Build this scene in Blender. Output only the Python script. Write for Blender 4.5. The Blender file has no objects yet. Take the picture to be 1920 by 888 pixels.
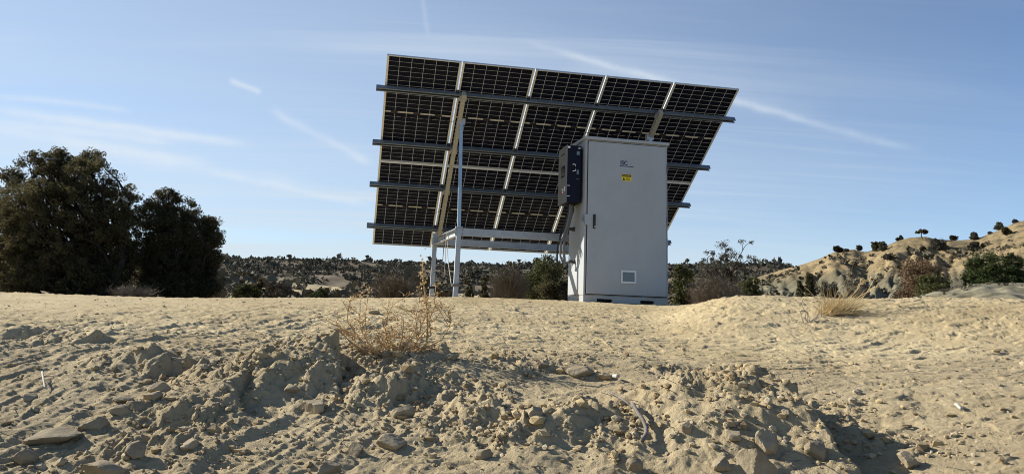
import bpy, math, random
import numpy as np
from mathutils import Vector, Matrix

sc = bpy.context.scene
col = sc.collection
R = math.radians

# ------------------------------------------------------------------ camera
FPX, PITCH, ROLL, CX, CY = 1362.8, 0.21713904, 0.03940567, 960.0, 273.5
cr, sr, cp, sp = math.cos(ROLL), math.sin(ROLL), math.cos(PITCH), math.sin(PITCH)
CAM_F = np.array([0, cp, sp]); _u = np.array([0, -sp, cp]); _x = np.array([1., 0, 0])
CAM_X = cr * _x + sr * _u
CAM_U = cr * _u - sr * _x
cd = bpy.data.cameras.new('camera'); cam = bpy.data.objects.new('camera', cd); col.objects.link(cam)
cam.matrix_world = Matrix(((CAM_X[0], CAM_U[0], -CAM_F[0], 0), (CAM_X[1], CAM_U[1], -CAM_F[1], 0),
                           (CAM_X[2], CAM_U[2], -CAM_F[2], 0), (0, 0, 0, 1)))
cd.sensor_width = 36.0; cd.sensor_fit = 'HORIZONTAL'
cd.lens = FPX / 1920 * 36.0
cd.shift_y = (CY - 444.0) / 1920.0
cd.clip_start = 0.05; cd.clip_end = 8000
sc.camera = cam

def ray(px, py):
    return CAM_F + CAM_X * (px - CX) / FPX - CAM_U * (py - CY) / FPX

# ------------------------------------------------------------------ light
SUN_AZ, SUN_EL = 68.0, 26.5          # degrees left of the view direction, above the horizon
SUN_DIR = np.array([-math.sin(R(SUN_AZ)) * math.cos(R(SUN_EL)), math.cos(R(SUN_AZ)) * math.cos(R(SUN_EL)), math.sin(R(SUN_EL))])
ld = bpy.data.lights.new('sun', 'SUN'); ld.energy = 5.0; ld.angle = R(0.53); ld.color = (1.0, 0.95, 0.84)
lo = bpy.data.objects.new('sun', ld); col.objects.link(lo)
lo.rotation_euler = Vector(SUN_DIR).to_track_quat('Z', 'Y').to_euler()
lo.location = (-30, 20, 30)

world = bpy.data.worlds.new('World'); sc.world = world; world.use_nodes = True
sc.view_settings.view_transform = 'Standard'; sc.view_settings.look = 'None'
sc.view_settings.gamma = 1.0; sc.view_settings.use_curve_mapping = False
sc.view_settings.exposure = 0.88
SKY_STRENGTH = 0.082
sc.cycles.use_denoising = True
sc.cycles.use_adaptive_sampling = False
sc.cycles.filter_width = 1.0

class NT:
    """small helper for node trees"""
    def __init__(s, tree): s.t = tree; s.n = tree.nodes; s.l = tree.links
    def node(s, typ, **kw):
        n = s.n.new(typ)
        for k, v in kw.items(): setattr(n, k, v)
        return n
    def put(s, inp, v):
        if isinstance(v, bpy.types.NodeSocket): s.l.new(v, inp)
        elif v is not None: inp.default_value = v
    def math(s, op, a, b=None, c=None, clamp=False):
        n = s.node('ShaderNodeMath', operation=op, use_clamp=clamp)
        s.put(n.inputs[0], a)
        if b is not None: s.put(n.inputs[1], b)
        if c is not None: s.put(n.inputs[2], c)
        return n.outputs[0]
    def vec(s, op, a, b=None):
        n = s.node('ShaderNodeVectorMath', operation=op)
        s.put(n.inputs[0], a)
        if b is not None: s.put(n.inputs[1], b)
        return n.outputs['Value'] if op in ('DOT_PRODUCT', 'LENGTH') else n.outputs['Vector']
    def mix(s, f, a, b):
        n = s.node('ShaderNodeMix', data_type='RGBA')
        s.put(n.inputs[0], f); s.put(n.inputs[6], a); s.put(n.inputs[7], b)
        return n.outputs[2]
    def ramp(s, f, stops, interp='LINEAR'):
        n = s.node('ShaderNodeValToRGB'); s.put(n.inputs[0], f)
        n.color_ramp.interpolation = interp
        e = n.color_ramp.elements
        while len(e) < len(stops): e.new(0.5)
        for k, (p, c) in enumerate(stops):
            e[k].position = p
            e[k].color = c if hasattr(c, '__len__') and len(c) == 4 else ((c, c, c, 1) if not hasattr(c, '__len__') else (*c, 1))
        return n.outputs[0]
    def noise(s, v, scale, detail=4, rough=0.5, dist=0.0):
        n = s.node('ShaderNodeTexNoise')
        s.put(n.inputs['Vector'], v); n.inputs['Scale'].default_value = scale
        n.inputs['Detail'].default_value = detail; n.inputs['Roughness'].default_value = rough
        n.inputs['Distortion'].default_value = dist
        return n.outputs[0]
    def smooth(s, v, lo, hi):
        n = s.node('ShaderNodeMapRange', interpolation_type='SMOOTHSTEP', clamp=True)
        s.put(n.inputs[0], v); n.inputs[1].default_value = lo; n.inputs[2].default_value = hi
        return n.outputs[0]

def build_sky():
    w = NT(world.node_tree); w.n.clear()
    out = w.node('ShaderNodeOutputWorld'); bg = w.node('ShaderNodeBackground')
    sky = w.node('ShaderNodeTexSky', sky_type='NISHITA')
    sky.sun_disc = False; sky.sun_elevation = R(SUN_EL); sky.sun_rotation = R(-SUN_AZ)
    sky.altitude = 1700; sky.air_density = 1.0; sky.dust_density = 0.15; sky.ozone_density = 4.5
    tc = w.node('ShaderNodeTexCoord'); d = tc.outputs['Generated']
    sep = w.node('ShaderNodeSeparateXYZ'); w.put(sep.inputs[0], d)
    z = w.math('MAXIMUM', w.math('ADD', sep.outputs[2], 0.06), 0.02)
    cmb = w.node('ShaderNodeCombineXYZ')
    w.put(cmb.inputs[0], w.math('DIVIDE', sep.outputs[0], z)); w.put(cmb.inputs[1], w.math('DIVIDE', sep.outputs[1], z))
    p = cmb.outputs[0]
    # thin cirrus, streaked along one wind direction
    def wind(rot, sx, sy):
        mp = w.node('ShaderNodeMapping'); w.put(mp.inputs[0], p)
        mp.inputs['Rotation'].default_value = (0, 0, R(rot)); mp.inputs['Scale'].default_value = (sx, sy, 1)
        return mp.outputs[0]
    fib = w.smooth(w.noise(wind(62, .10, 1.5), 1.3, 9, 0.66, 0.5), 0.45, 0.82)
    fib2 = w.smooth(w.noise(wind(48, .16, 2.2), 1.6, 8, 0.68, 0.8), 0.50, 0.85)
    c2 = w.smooth(w.noise(p, 0.30, 4, 0.55, 0.4), 0.36, 0.64)
    veil = w.smooth(w.noise(wind(58, .2, .8), 0.5, 6, 0.6, 0.4), 0.30, 0.80)
    # a thin sheet of ice cloud, thicker towards the left, seen at a slant near the horizon
    sheet = w.smooth(w.vec('DOT_PRODUCT', d, (-.80, .60, 0)), -.35, 1.0)
    tau = w.math('ADD', .018, w.math('MULTIPLY', sheet, .30))
    tau = w.math('MULTIPLY', tau, w.math('ADD', .45, w.math('ADD', w.math('MULTIPLY', veil, .75), w.math('MULTIPLY', c2, w.math('ADD', w.math('MULTIPLY', fib, 1.5), w.math('MULTIPLY', fib2, 1.2))))))
    cir = w.math('SUBTRACT', 1.0, w.math('POWER', 2.718, w.math('DIVIDE', w.math('MULTIPLY', tau, -1.0), w.math('ADD', w.math('MAXIMUM', sep.outputs[2], 0.0), .11))))
    # contrails: (x0,y0,x1,y1, half width, strength) given by the directions of their two ends
    trails = [(985, 78, 1720, 285, .0062, .36), (-60, 200, 470, 272, .0075, .55), (-60, 222, 330, 268, .006, .40), (505, 205, 700, 308, .0075, .50), (428, 150, 492, 174, .005, .45),
              (783, -60, 804, 75, .0045, .14), (-60, 232, 400, 310, .009, .50), (380, 320, 700, 385, .006, .36), (-40, 176, 250, 208, .005, .30), (1060, 120, 1560, 215, .018, .12), (100, 280, 620, 352, .010, .22)]
    wob = w.noise(d, 26, 4, 0.6)
    brk = w.smooth(w.noise(d, 9, 4, 0.6), 0.30, 0.62)
    tot = w.math('MULTIPLY', w.math('MULTIPLY', c2, w.math('ADD', w.math('MULTIPLY', fib, .42), w.math('MULTIPLY', fib2, .34))), w.math('ADD', .05, w.math('MULTIPLY', sheet, .95)), clamp=True)
    for (x0, y0, x1, y1, hw, k) in trails:
        a = ray(x0, y0); b = ray(x1, y1); a /= np.linalg.norm(a); b /= np.linalg.norm(b)
        n = np.cross(a, b); n /= np.linalg.norm(n); m = a + b; m /= np.linalg.norm(m)
        al = np.cross(n, m); L = abs(np.dot(b, al))
        dn = w.math('ADD', w.vec('DOT_PRODUCT', d, tuple(n)), w.math('MULTIPLY', w.math('SUBTRACT', wob, 0.5), hw * 1.2))
        q = w.math('DIVIDE', dn, hw)
        prof = w.math('POWER', 2.718, w.math('MULTIPLY', w.math('MULTIPLY', q, q), -1.6))
        s = w.math('ABSOLUTE', w.vec('DOT_PRODUCT', d, tuple(al)))
        mask = w.math('SUBTRACT', 1.0, w.smooth(s, L * 0.70, L * 1.08))
        front = w.math('GREATER_THAN', w.vec('DOT_PRODUCT', d, tuple(m)), 0.0)
        t = w.math('MULTIPLY', w.math('MULTIPLY', prof, mask), w.math('MULTIPLY', w.math('MULTIPLY', w.math('ADD', .35, w.math('MULTIPLY', brk, .65)), front), k))
        tot = w.math('ADD', tot, t, clamp=True)
    k = 1.0 / (SKY_STRENGTH * 2 ** sc.view_settings.exposure)
    sh = w.mix(cir, sky.outputs[0], (.66 * k, .755 * k, .83 * k, 1))
    w.put(bg.inputs['Color'], w.mix(tot, sh, (.80 * k, .87 * k, .93 * k, 1)))
    bg.inputs['Strength'].default_value = SKY_STRENGTH
    w.l.new(bg.outputs[0], out.inputs[0])
build_sky()

# ------------------------------------------------------------------ mesh helpers
def tag(o, label=None, cat=None, group=None, kind=None):
    if label: o['label'] = label
    if cat: o['category'] = cat
    if group: o['group'] = group
    if kind: o['kind'] = kind
    return o

def empty(name, loc, rz=0.0):
    o = bpy.data.objects.new(name, None); col.objects.link(o)
    o.empty_display_size = 0.2; o.location = loc; o.rotation_euler = (0, 0, rz)
    return o

class MB:
    """collects geometry and links it as one mesh object"""
    def __init__(s): s.v = []; s.f = []; s.n = 0
    def add(s, V, *faces):
        V = np.asarray(V, float).reshape(-1, 3)
        for F in faces:
            F = np.asarray(F, np.int64)
            if F.size: s.f.append((F.reshape(-1, F.shape[-1]) + s.n))
        s.v.append(V); s.n += len(V)
        return s
    def box(s, c, size, M=None, o=(0, 0, 0)):
        x, y, z = np.array(size) / 2
        V = np.array([[i * x, j * y, k * z] for i in (-1, 1) for j in (-1, 1) for k in (-1, 1)]) + np.array(c)
        if M is not None: V = V @ np.asarray(M) + np.array(o)
        return s.add(V, [[0, 1, 3, 2], [4, 6, 7, 5], [0, 4, 5, 1], [2, 3, 7, 6], [0, 2, 6, 4], [1, 5, 7, 3]])
    def span(s, lo, hi, M=None, o=(0, 0, 0)):
        lo = np.array(lo, float); hi = np.array(hi, float)
        return s.box((lo + hi) / 2, hi - lo, M, o)
    def tubes(s, P, rad, sides=5, cap=True):
        """P (N,K,3) polylines, rad (N,K)"""
        P = np.asarray(P, float); rad = np.asarray(rad, float)
        if P.ndim == 2: P = P[None]; rad = np.broadcast_to(rad, P.shape[:2])
        N, K, _ = P.shape
        T = np.empty_like(P); T[:, 1:-1] = P[:, 2:] - P[:, :-2]; T[:, 0] = P[:, 1] - P[:, 0]; T[:, -1] = P[:, -1] - P[:, -2]
        T /= np.linalg.norm(T, axis=2, keepdims=True) + 1e-12
        ref = np.where(np.abs(T.mean(1, keepdims=True)[..., 2:3]) > 0.8, np.array([1., 0.1, 0]), np.array([0, 0.1, 1.]))
        A = np.cross(T, np.broadcast_to(ref, T.shape)); A /= np.linalg.norm(A, axis=2, keepdims=True) + 1e-12
        B = np.cross(T, A)
        th = np.arange(sides) / sides * 2 * math.pi
        V = P[:, :, None] + rad[:, :, None, None] * (np.cos(th)[:, None] * A[:, :, None] + np.sin(th)[:, None] * B[:, :, None])
        idx = np.arange(N * K * sides).reshape(N, K, sides)
        q = np.stack([idx[:, :-1], np.roll(idx, -1, 2)[:, :-1], np.roll(idx, -1, 2)[:, 1:], idx[:, 1:]], -1).reshape(-1, 4)
        fs = [q]
        if cap and sides > 2: fs += [idx[:, 0, ::-1].reshape(-1, sides), idx[:, -1].reshape(-1, sides)]
        return s.add(V.reshape(-1, 3), *fs)
    def sweep(s, prof, o, d, u, v, L):
        """a closed 2-D profile swept straight for length L"""
        o, d, u, v = (np.array(k, float) for k in (o, d, u, v))
        p = np.array([o + a * u + b * v for a, b in prof]); n = len(p)
        F = [[k, (k + 1) % n, n + (k + 1) % n, n + k] for k in range(n)]
        return s.add(np.vstack([p, p + d * L]), F, [list(range(n))[::-1]], [list(range(n, 2 * n))])
    def build(s, name, mat, parent=None, smooth=False, bevel=0.0, loc=None):
        me = bpy.data.meshes.new(name)
        V = np.vstack(s.v)
        me.vertices.add(len(V)); me.vertices.foreach_set('co', V.astype(np.float32).ravel())
        cnt = np.concatenate([np.full(len(F), F.shape[1]) for F in s.f]); li = np.concatenate([F.ravel() for F in s.f])
        me.loops.add(len(li)); me.loops.foreach_set('vertex_index', li.astype(np.int32))
        me.polygons.add(len(cnt)); me.polygons.foreach_set('loop_start', np.concatenate([[0], np.cumsum(cnt)[:-1]]).astype(np.int32))
        me.polygons.foreach_set('loop_total', cnt.astype(np.int32))
        me.polygons.foreach_set('use_smooth', np.full(len(cnt), smooth))
        me.update(calc_edges=True)
        me.materials.append(mat)
        o = bpy.data.objects.new(name, me); col.objects.link(o)
        if parent: o.parent = parent
        if loc is not None: o.location = loc
        if bevel:
            b = o.modifiers.new('bevel', 'BEVEL'); b.width = bevel; b.segments = 2; b.limit_method = 'ANGLE'
        return o

def copy_tree(o, parent=None):
    c = o.copy(); col.objects.link(c)
    if parent is not None: c.parent = parent
    for ch in list(o.children): copy_tree(ch, c)
    return c

# ------------------------------------------------------------------ noise
def _hash(ix, iy, seed):
    h = (ix.astype(np.int64) * 374761393 + iy.astype(np.int64) * 668265263 + seed * 1442695041) & 0xFFFFFFFF
    h = ((h ^ (h >> 13)) * 1274126177) & 0xFFFFFFFF
    return (h ^ (h >> 16)) & 0xFFFFFFFF
def perlin(x, y, seed=0):
    x0 = np.floor(x); y0 = np.floor(y); fx = x - x0; fy = y - y0
    u = fx * fx * fx * (fx * (fx * 6 - 15) + 10); v = fy * fy * fy * (fy * (fy * 6 - 15) + 10)
    def g(i, j):
        a = _hash(x0 + i, y0 + j, seed) * (2 * math.pi / 4294967296.0)
        return np.cos(a) * (fx - i) + np.sin(a) * (fy - j)
    return 1.5 * ((g(0, 0) * (1 - u) + g(1, 0) * u) * (1 - v) + (g(0, 1) * (1 - u) + g(1, 1) * u) * v)
def worley(x, y, seed=0):
    """distance to the nearest feature point and that cell's random number"""
    x0 = np.floor(x); y0 = np.floor(y); best = np.full(np.shape(x), 9.0); rid = np.zeros(np.shape(x)); tilt = np.zeros(np.shape(x))
    for i in (-1, 0, 1):
        for j in (-1, 0, 1):
            h = _hash(x0 + i, y0 + j, seed); h2 = _hash(x0 + i, y0 + j, seed + 77)
            dx = x - (x0 + i + (h & 0xFFFF) / 65536.0); dy = y - (y0 + j + (h >> 16) / 65536.0)
            a = (h2 & 0xFFF) / 4096.0 * 2 * math.pi; q = np.cos(a) * dx + np.sin(a) * dy; q2 = -np.sin(a) * dx + np.cos(a) * dy
            d = np.maximum(np.maximum(np.abs(q), np.abs(q2) * 1.35), (np.abs(q) + np.abs(q2)) * .78)     # angular outline
            m = d < best
            best = np.where(m, d, best); rid = np.where(m, h2 / 4294967296.0, rid); tilt = np.where(m, q, tilt)
    return best, rid, tilt
def sstep(x, a, b):
    t = np.clip((np.asarray(x, float) - a) / (b - a), 0, 1)
    return t * t * (3 - 2 * t)

# ------------------------------------------------------------------ terrain
_BY = [-50, 1.0, 1.8, 2.4, 3.0, 3.6, 4.4, 5.2, 6.0, 7.0, 8.5, 9.5, 10.4, 12, 14, 17, 20, 40]
_BZ = [-1.3, -1.2, -1.02, -.84, -.63, -.50, -.365, -.31, -.27, -.20, -.04, .055, .10, .12, .14, .08, -.25, -.3]
_LX = [-30, -8, -6, -4.8, -3.6, -2, -.7, 1, 3, 8]
_LZ = [-.30, -.28, -.235, -.175, -.12, -.07, 0, 0, 0, 0]
_FR = [14, 18, 24, 30, 45, 60, 100, 150, 200, 400, 900, 3000, 9000]
_FZ = [.10, -.1, -.35, -.35, -.1, .25, .9, 2.1, 3.2, 5, 6, 8, 8]
def smooth_interp(x, X, Y, k=0.25):
    return (np.interp(x - k, X, Y) + np.interp(x, X, Y) * 2 + np.interp(x + k, X, Y)) / 4

# lobes of the bank that end in a steep face on the side away from the sun: x, y of the edge's middle, width along, length across, height, turn (degrees)
LOBES = []
def lobe_at(px, py, d, sx, sy, h, turn=0.0, edge=0.07):
    D = ray(px, py); LOBES.append((D[0] / D[1] * d, d, sx, sy, h, R(turn), edge))
lobe_at(1468, 790, 3.42, .90, .52, .22, 3, .05)
lobe_at(1300, 815, 3.55, .32, .18, .045, -10, .08)
lobe_at(1402, 805, 3.6, .14, .16, .03, 5, .08)
lobe_at(600, 770, 4.05, .65, .30, .15, 18, .06)
lobe_at(735, 800, 3.75, .32, .15, .08, -22)
lobe_at(430, 830, 3.6, .5, .18, .07, 25)
lobe_at(165, 660, 5.1, .65, .14, .07, -38)
lobe_at(30, 640, 5.3, .4, .16, .06, -30)
lobe_at(300, 765, 4.1, .40, .16, .07, -20)
lobe_at(930, 830, 3.5, .36, .15, .08, 20)
lobe_at(1100, 860, 3.3, .3, .13, .06, 10)
lobe_at(810, 700, 4.55, .3, .2, .05, 0)

# where the bank has slumped into loose clods: x, y, half widths, how strongly
SLUMPS = []
for (px, d, sx, sy, k) in ((590, 4.15, .75, .50, 1.0), (760, 3.75, .60, .35, .9), (1410, 3.55, .42, .42, 1.0), (1010, 4.25, .55, .35, .55), (940, 3.35, .9, .30, .75), (1260, 4.15, .45, .28, .5),
                           (120, 5.0, .60, .35, .55), (255, 4.15, .40, .30, .6), (1120, 3.3, .4, .3, .6), (1690, 3.2, .30, .25, .3), (380, 3.3, .5, .3, .6), (600, 5.6, .5, .25, .3), (900, 4.75, .8, .18, .5)):
    D = ray(px, 700); SLUMPS.append((D[0] / D[1] * d, d, sx, sy, k))
def slump(x, y):
    t = np.zeros(np.shape(x))
    for (sx0, sy0, sx, sy, k) in SLUMPS: t = np.maximum(t, k * np.exp(-((x - sx0) / sx) ** 2 - ((y - sy0) / sy) ** 2))
    return t
def H(x, y, fine=True):
    x = np.asarray(x, float); y = np.asarray(y, float)
    r = np.hypot(x, y); az = np.degrees(np.arctan2(x, y))
    wr = sstep(az, 6, 20) * (np.abs(az) < 100)
    ye = y + (r - y) * wr
    base = smooth_interp(ye, _BY, _BZ)
    fac = np.clip(ye / 9.5, 0, 1.1)
    z = base + smooth_interp(x, _LX, _LZ, .5) * fac
    hump = .245 * np.exp(-((r - 8.35) / 1.5) ** 2) * sstep(az, 10.5, 18)
    hump += .05 * np.exp(-((r - 8.0) / 1.6) ** 2) * sstep(az, 24, 33)
    z = z + hump
    z = z + .075 * sstep(x, .8, 2.8) * np.exp(-((y - 3.0) / 1.2) ** 2)
    z = z + .085 * np.exp(-((y - 4.5 - .1 * np.sin(x * 2.1)) / .45) ** 2) * sstep(x, -1.7, -.9) * (1 - sstep(x, .75, 1.3))
    # far valley
    f = smooth_interp(r, _FR, _FZ, 1.0)
    f = f + sstep(r, 22, 60) * (perlin(x / 35, y / 35, 5) * .9 + perlin(x / 12, y / 12, 6) * .3)
    w = sstep(r, 13, 21); z = z * (1 - w) + f * w
    fw = sstep(np.cos(np.radians(az)), -.1, .5); fw = np.where(r < 2.5, 1, fw)
    z = z * fw + (1 - fw) * (-1.25)
    if not fine: return z
    # --- relief of the bare dirt
    near = 1 - sstep(r, 14, 26)
    bank = 1 - sstep(y - .15 * np.sin(x * 1.3), 4.3, 6.6)        # the loose near bank
    pad = .30 + .70 * bank
    for (lx, ly, sx, sy, h, t, ed) in LOBES:
        m = (np.abs(x - lx) < 2.5) & (np.abs(y - ly) < 2.0)
        if not m.any(): continue
        X = x[m] - lx; Y = y[m] - ly
        n1 = perlin(x[m] * 3, y[m] * 3, 31) * .09 + perlin(x[m] * 9, y[m] * 9, 32) * .055 + perlin(x[m] * 27, y[m] * 27, 33) * .018
        a = X * math.cos(t) + Y * math.sin(t) + n1; b = -X * math.sin(t) + Y * math.cos(t) + n1
        g = np.where(a < 0, np.exp(-(a / sx) ** 2), 1 - sstep(a, 0, ed)) * np.exp(-(b / sy) ** 2)
        low = sstep(a, -.02, ed) * np.exp(-np.clip(a - ed, 0, 9) / .22) * np.exp(-(b / (sy * 1.1)) ** 2)
        z[m] += h * g - .5 * h * low
    wx = x + .10 * perlin(x * 1.3, y * 1.3, 11) + .02 * perlin(x * 6, y * 6, 13); wy = y + .10 * perlin(x * 1.3, y * 1.3, 12) + .02 * perlin(x * 6, y * 6, 14)
    n = .026 * perlin(wx / 1.9, wy / 1.9, 1) * pad + .018 * perlin(wx / .8, wy / .8, 2) * (.12 + .6 * bank)
    # packed dirt: the same gentle roughness at every size
    zone = slump(x, y)
    for k, (wl, amp) in enumerate(((.42, .013), (.21, .0085), (.105, .0056), (.052, .0036), (.026, .0023), (.014, .0013))):
        q = perlin(wx / wl, wy / (wl * .8), 61 + k)
        n += amp * (.55 * q + .45 * (1 - 2 * np.abs(q))) * ((.20 if wl > .1 else .70) + (.55 if wl > .1 else .35) * bank + .6 * zone)
    # rills down the left bank and its shoulder
    lft = sstep(-x, -.5, 1.2) * (1 - sstep(y, 6.3, 9.5)) * (1 - .6 * zone)
    ca, sa = math.cos(R(81)), math.sin(R(81))
    s1 = wx * ca + wy * sa; s2 = -wx * sa + wy * ca
    n += lft * (.021 * (1 - np.abs(perlin(s1 / 4.5, s2 / .27, 21)) * 2.0) + .011 * (1 - np.abs(perlin(s1 / 2.4, s2 / .12, 22)) * 2) + .006 * (1 - np.abs(perlin(s1 / 1.1, s2 / .055, 23)) * 2))
    # broken ground in patches: angular clods left where the dirt was pushed up and where the faces have slumped
    patch = perlin(wx / 1.0, wy / .8, 41) * .8 + perlin(wx / .35, wy / .3, 42) * .4
    dens = np.clip(sstep(zone + .30 * patch, .25, .65) + .22 * sstep(patch, .30, .5), 0, 1) * (.35 + .65 * np.maximum(bank, zone))
    for (wl, amp, sd, pw) in ((.30, .030, 51, .30), (.15, .028, 52, .46), (.075, .020, 53, .55), (.036, .012, 54, .6)):
        j1 = perlin(x / wl * 1.7, y / wl * 1.7, sd + 9) * .22; j2 = perlin(x / wl * 1.7, y / wl * 1.7, sd + 19) * .22
        d0, rid, tl = worley(wx / wl + j1, wy / wl + j2, sd)
        body = np.clip((.56 - d0) / .18, 0, 1) ** .75 * (.75 + .75 * tl)
        k = np.clip((rid - (1 - pw * dens * 1.1)) / .25, 0, 1) * (.5 + .5 * rid)
        n += amp * body * k
    # scuffs and crusts on the trodden ground beyond the bank: short low steps
    scuff = perlin(wx / .55, wy / .22, 71)
    n += (1 - .45 * bank) * (.004 * sstep(scuff, .08, .13) + .011 * sstep(perlin(wx / .34, wy / .15, 72), .36, .40) + .010 * sstep(perlin(wx / .17, wy / .075, 73), .36, .41) + .007 * sstep(perlin(wx / .08, wy / .04, 74), .34, .41))
    n -= (1 - .3 * bank) * .012 * sstep(perlin(wx / .26, wy / .10, 75), .38, .43)
    # wheel tracks with tread blocks
    for (x0, y0, x1, y1, tw) in ((1.9, 4.2, 3.3, 8.6, .22), (3.3, 4.0, 4.6, 7.6, .22), (-.95, 4.5, -.05, 5.3, .18), (-.6, 9.6, 3.0, 7.0, .22)):
        L = math.hypot(x1 - x0, y1 - y0); ux, uy = (x1 - x0) / L, (y1 - y0) / L
        u = (x - x0) * ux + (y - y0) * uy; v = -(x - x0) * uy + (y - y0) * ux + .05 * np.sin(u * 2)
        m = sstep(u, 0, .2) * (1 - sstep(u, L - .2, L)) * (1 - sstep(np.abs(v), tw * .42, tw * .5))
        tread = .5 + .5 * np.sign(np.sin((u + np.abs(v) * .8) * 2 * math.pi / .085))
        n = n * (1 - .10 * m) + m * (.006 * tread - .006)
    # level footing under the cabinet and the posts, thinning out at the skyline
    flat = 1 - .55 * sstep(r, 8.0, 10.2) * (1 - sstep(r, 13, 16))
    z = z + n * near * flat
    z = z + (1 - near) * (.10 * perlin(x / 3, y / 3, 81) + .05 * perlin(x / 1.1, y / 1.1, 82)) * (1 - sstep(r, 150, 400))
    return z

def h1(x, y, fine=True):
    return float(H(np.array([x]), np.array([y]), fine)[0])
def on_ground(px, py, rmin=2.2, rmax=16.0):
    """where the line of sight through a photo point first meets the ground"""
    D = ray(px, py); t = np.linspace(rmin, rmax, 3000)
    zz = H(D[0] / D[1] * t, t); s = D[2] / D[1] * t
    k = np.argmax(s <= zz) if (s <= zz).any() else len(t) - 1
    return D[0] / D[1] * t[k], t[k], zz[k]
def at_y(px, py, d):
    D = ray(px, py); return D * d / D[1]

# ------------------------------------------------------------------ materials
def mat(name, rough=0.8, spec=0.3):
    m = bpy.data.materials.new(name); m.use_nodes = True
    t = NT(m.node_tree); b = t.n['Principled BSDF']
    b.inputs['Roughness'].default_value = rough; b.inputs['Specular IOR Level'].default_value = spec
    return m, t, b
def plain(name, c, rough=0.6, spec=0.3, metal=0.0, var=0.12, scale=6.0, bump=0.0, bscale=60):
    m, t, b = mat(name, rough, spec)
    co = t.node('ShaderNodeTexCoord').outputs['Object']
    n = t.noise(co, scale, 5, 0.6)
    lo = tuple(k * (1 - var) for k in c); hi = tuple(min(1, k * (1 + var)) for k in c)
    t.put(b.inputs['Base Color'], t.ramp(n, [(.3, lo), (.7, hi)]))
    t.put(b.inputs['Roughness'], t.math('ADD', rough - .06, t.math('MULTIPLY', n, .12)))
    b.inputs['Metallic'].default_value = metal
    if bump:
        bp = t.node('ShaderNodeBump'); bp.inputs['Strength'].default_value = bump; bp.inputs['Distance'].default_value = .01
        t.put(bp.inputs['Height'], t.noise(co, bscale, 4, .6)); t.put(b.inputs['Normal'], bp.outputs[0])
    return m
def leafy(name, stops, transl=.25, rough=.7, clump=1.2):
    m, t, b = mat(name, rough, .15)
    g = t.node('ShaderNodeNewGeometry'); oi = t.node('ShaderNodeObjectInfo')
    n = t.noise(t.node('ShaderNodeTexCoord').outputs['Object'], clump, 3, .6)
    f = t.math('ADD', t.math('MULTIPLY', g.outputs['Random Per Island'], .55), t.math('MULTIPLY', n, .75))
    f = t.math('ADD', f, t.math('MULTIPLY', t.math('SUBTRACT', oi.outputs['Random'], .5), .25))
    c = t.ramp(t.math('SUBTRACT', f, .15), stops)
    t.put(b.inputs['Base Color'], c)
    if transl:
        tr = t.node('ShaderNodeBsdfTranslucent'); t.put(tr.inputs[0], c)
        mx = t.node('ShaderNodeMixShader'); mx.inputs[0].default_value = transl
        t.l.new(b.outputs[0], mx.inputs[1]); t.l.new(tr.outputs[0], mx.inputs[2])
        t.l.new(mx.outputs[0], t.n['Material Output'].inputs[0])
    return m

def dirt_material():
    m, t, b = mat('dirt', .95, .08)
    co = t.node('ShaderNodeTexCoord').outputs['Object']
    a = t.noise(co, .55, 6, .62, .4); c = t.noise(co, 3.2, 6, .65); f = t.noise(co, 30, 5, .7)
    s = t.math('ADD', t.math('MULTIPLY', a, .55), t.math('ADD', t.math('MULTIPLY', c, .30), t.math('MULTIPLY', f, .30)))
    colr = t.ramp(s, [(.36, (.255, .194, .110)), (.50, (.402, .316, .182)), (.64, (.488, .394, .238)), (.80, (.55, .457, .285))])
    # greyer clay patches
    g = t.smooth(t.noise(co, .9, 5, .6, .5), .52, .70)
    colr = t.mix(t.math('MULTIPLY', g, .40), colr, (.335, .278, .182, 1))
    # darker, greyer subsoil pushed up along the near bank
    sp0 = t.node('ShaderNodeSeparateXYZ'); t.put(sp0.inputs[0], co)
    edge = t.math('ADD', sp0.outputs[1], t.math('MULTIPLY', t.math('SUBTRACT', t.noise(co, .8, 5, .6), .5), 3.2))
    sub = t.math('SUBTRACT', 1.0, t.smooth(edge, 4.2, 5.6))
    colr = t.mix(t.math('MULTIPLY', sub, .40), colr, (.240, .195, .130, 1))
    # darker grains of gravel and bits of plant
    gr = t.smooth(t.noise(co, 85, 2, .5), .64, .74)
    colr = t.mix(t.math('MULTIPLY', gr, .45), colr, (.15, .115, .075, 1))
    # sparse low growth further out
    sep = t.node('ShaderNodeSeparateXYZ'); t.put(sep.inputs[0], co)
    far = t.smooth(t.vec('LENGTH', co), 22, 55)
    veg = t.smooth(t.noise(co, .30, 8, .75), .44, .60)
    colr = t.mix(t.math('MULTIPLY', far, veg), colr, (.135, .115, .078, 1))
    t.put(b.inputs['Base Color'], colr)
    bp = t.node('ShaderNodeBump'); bp.inputs['Strength'].default_value = .85; bp.inputs['Distance'].default_value = .014
    t.put(bp.inputs['Height'], t.math('ADD', t.noise(co, 38, 6, .75), t.math('MULTIPLY', t.noise(co, 130, 4, .7), .5)))
    t.put(b.inputs['Normal'], bp.outputs[0])
    return m

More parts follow.
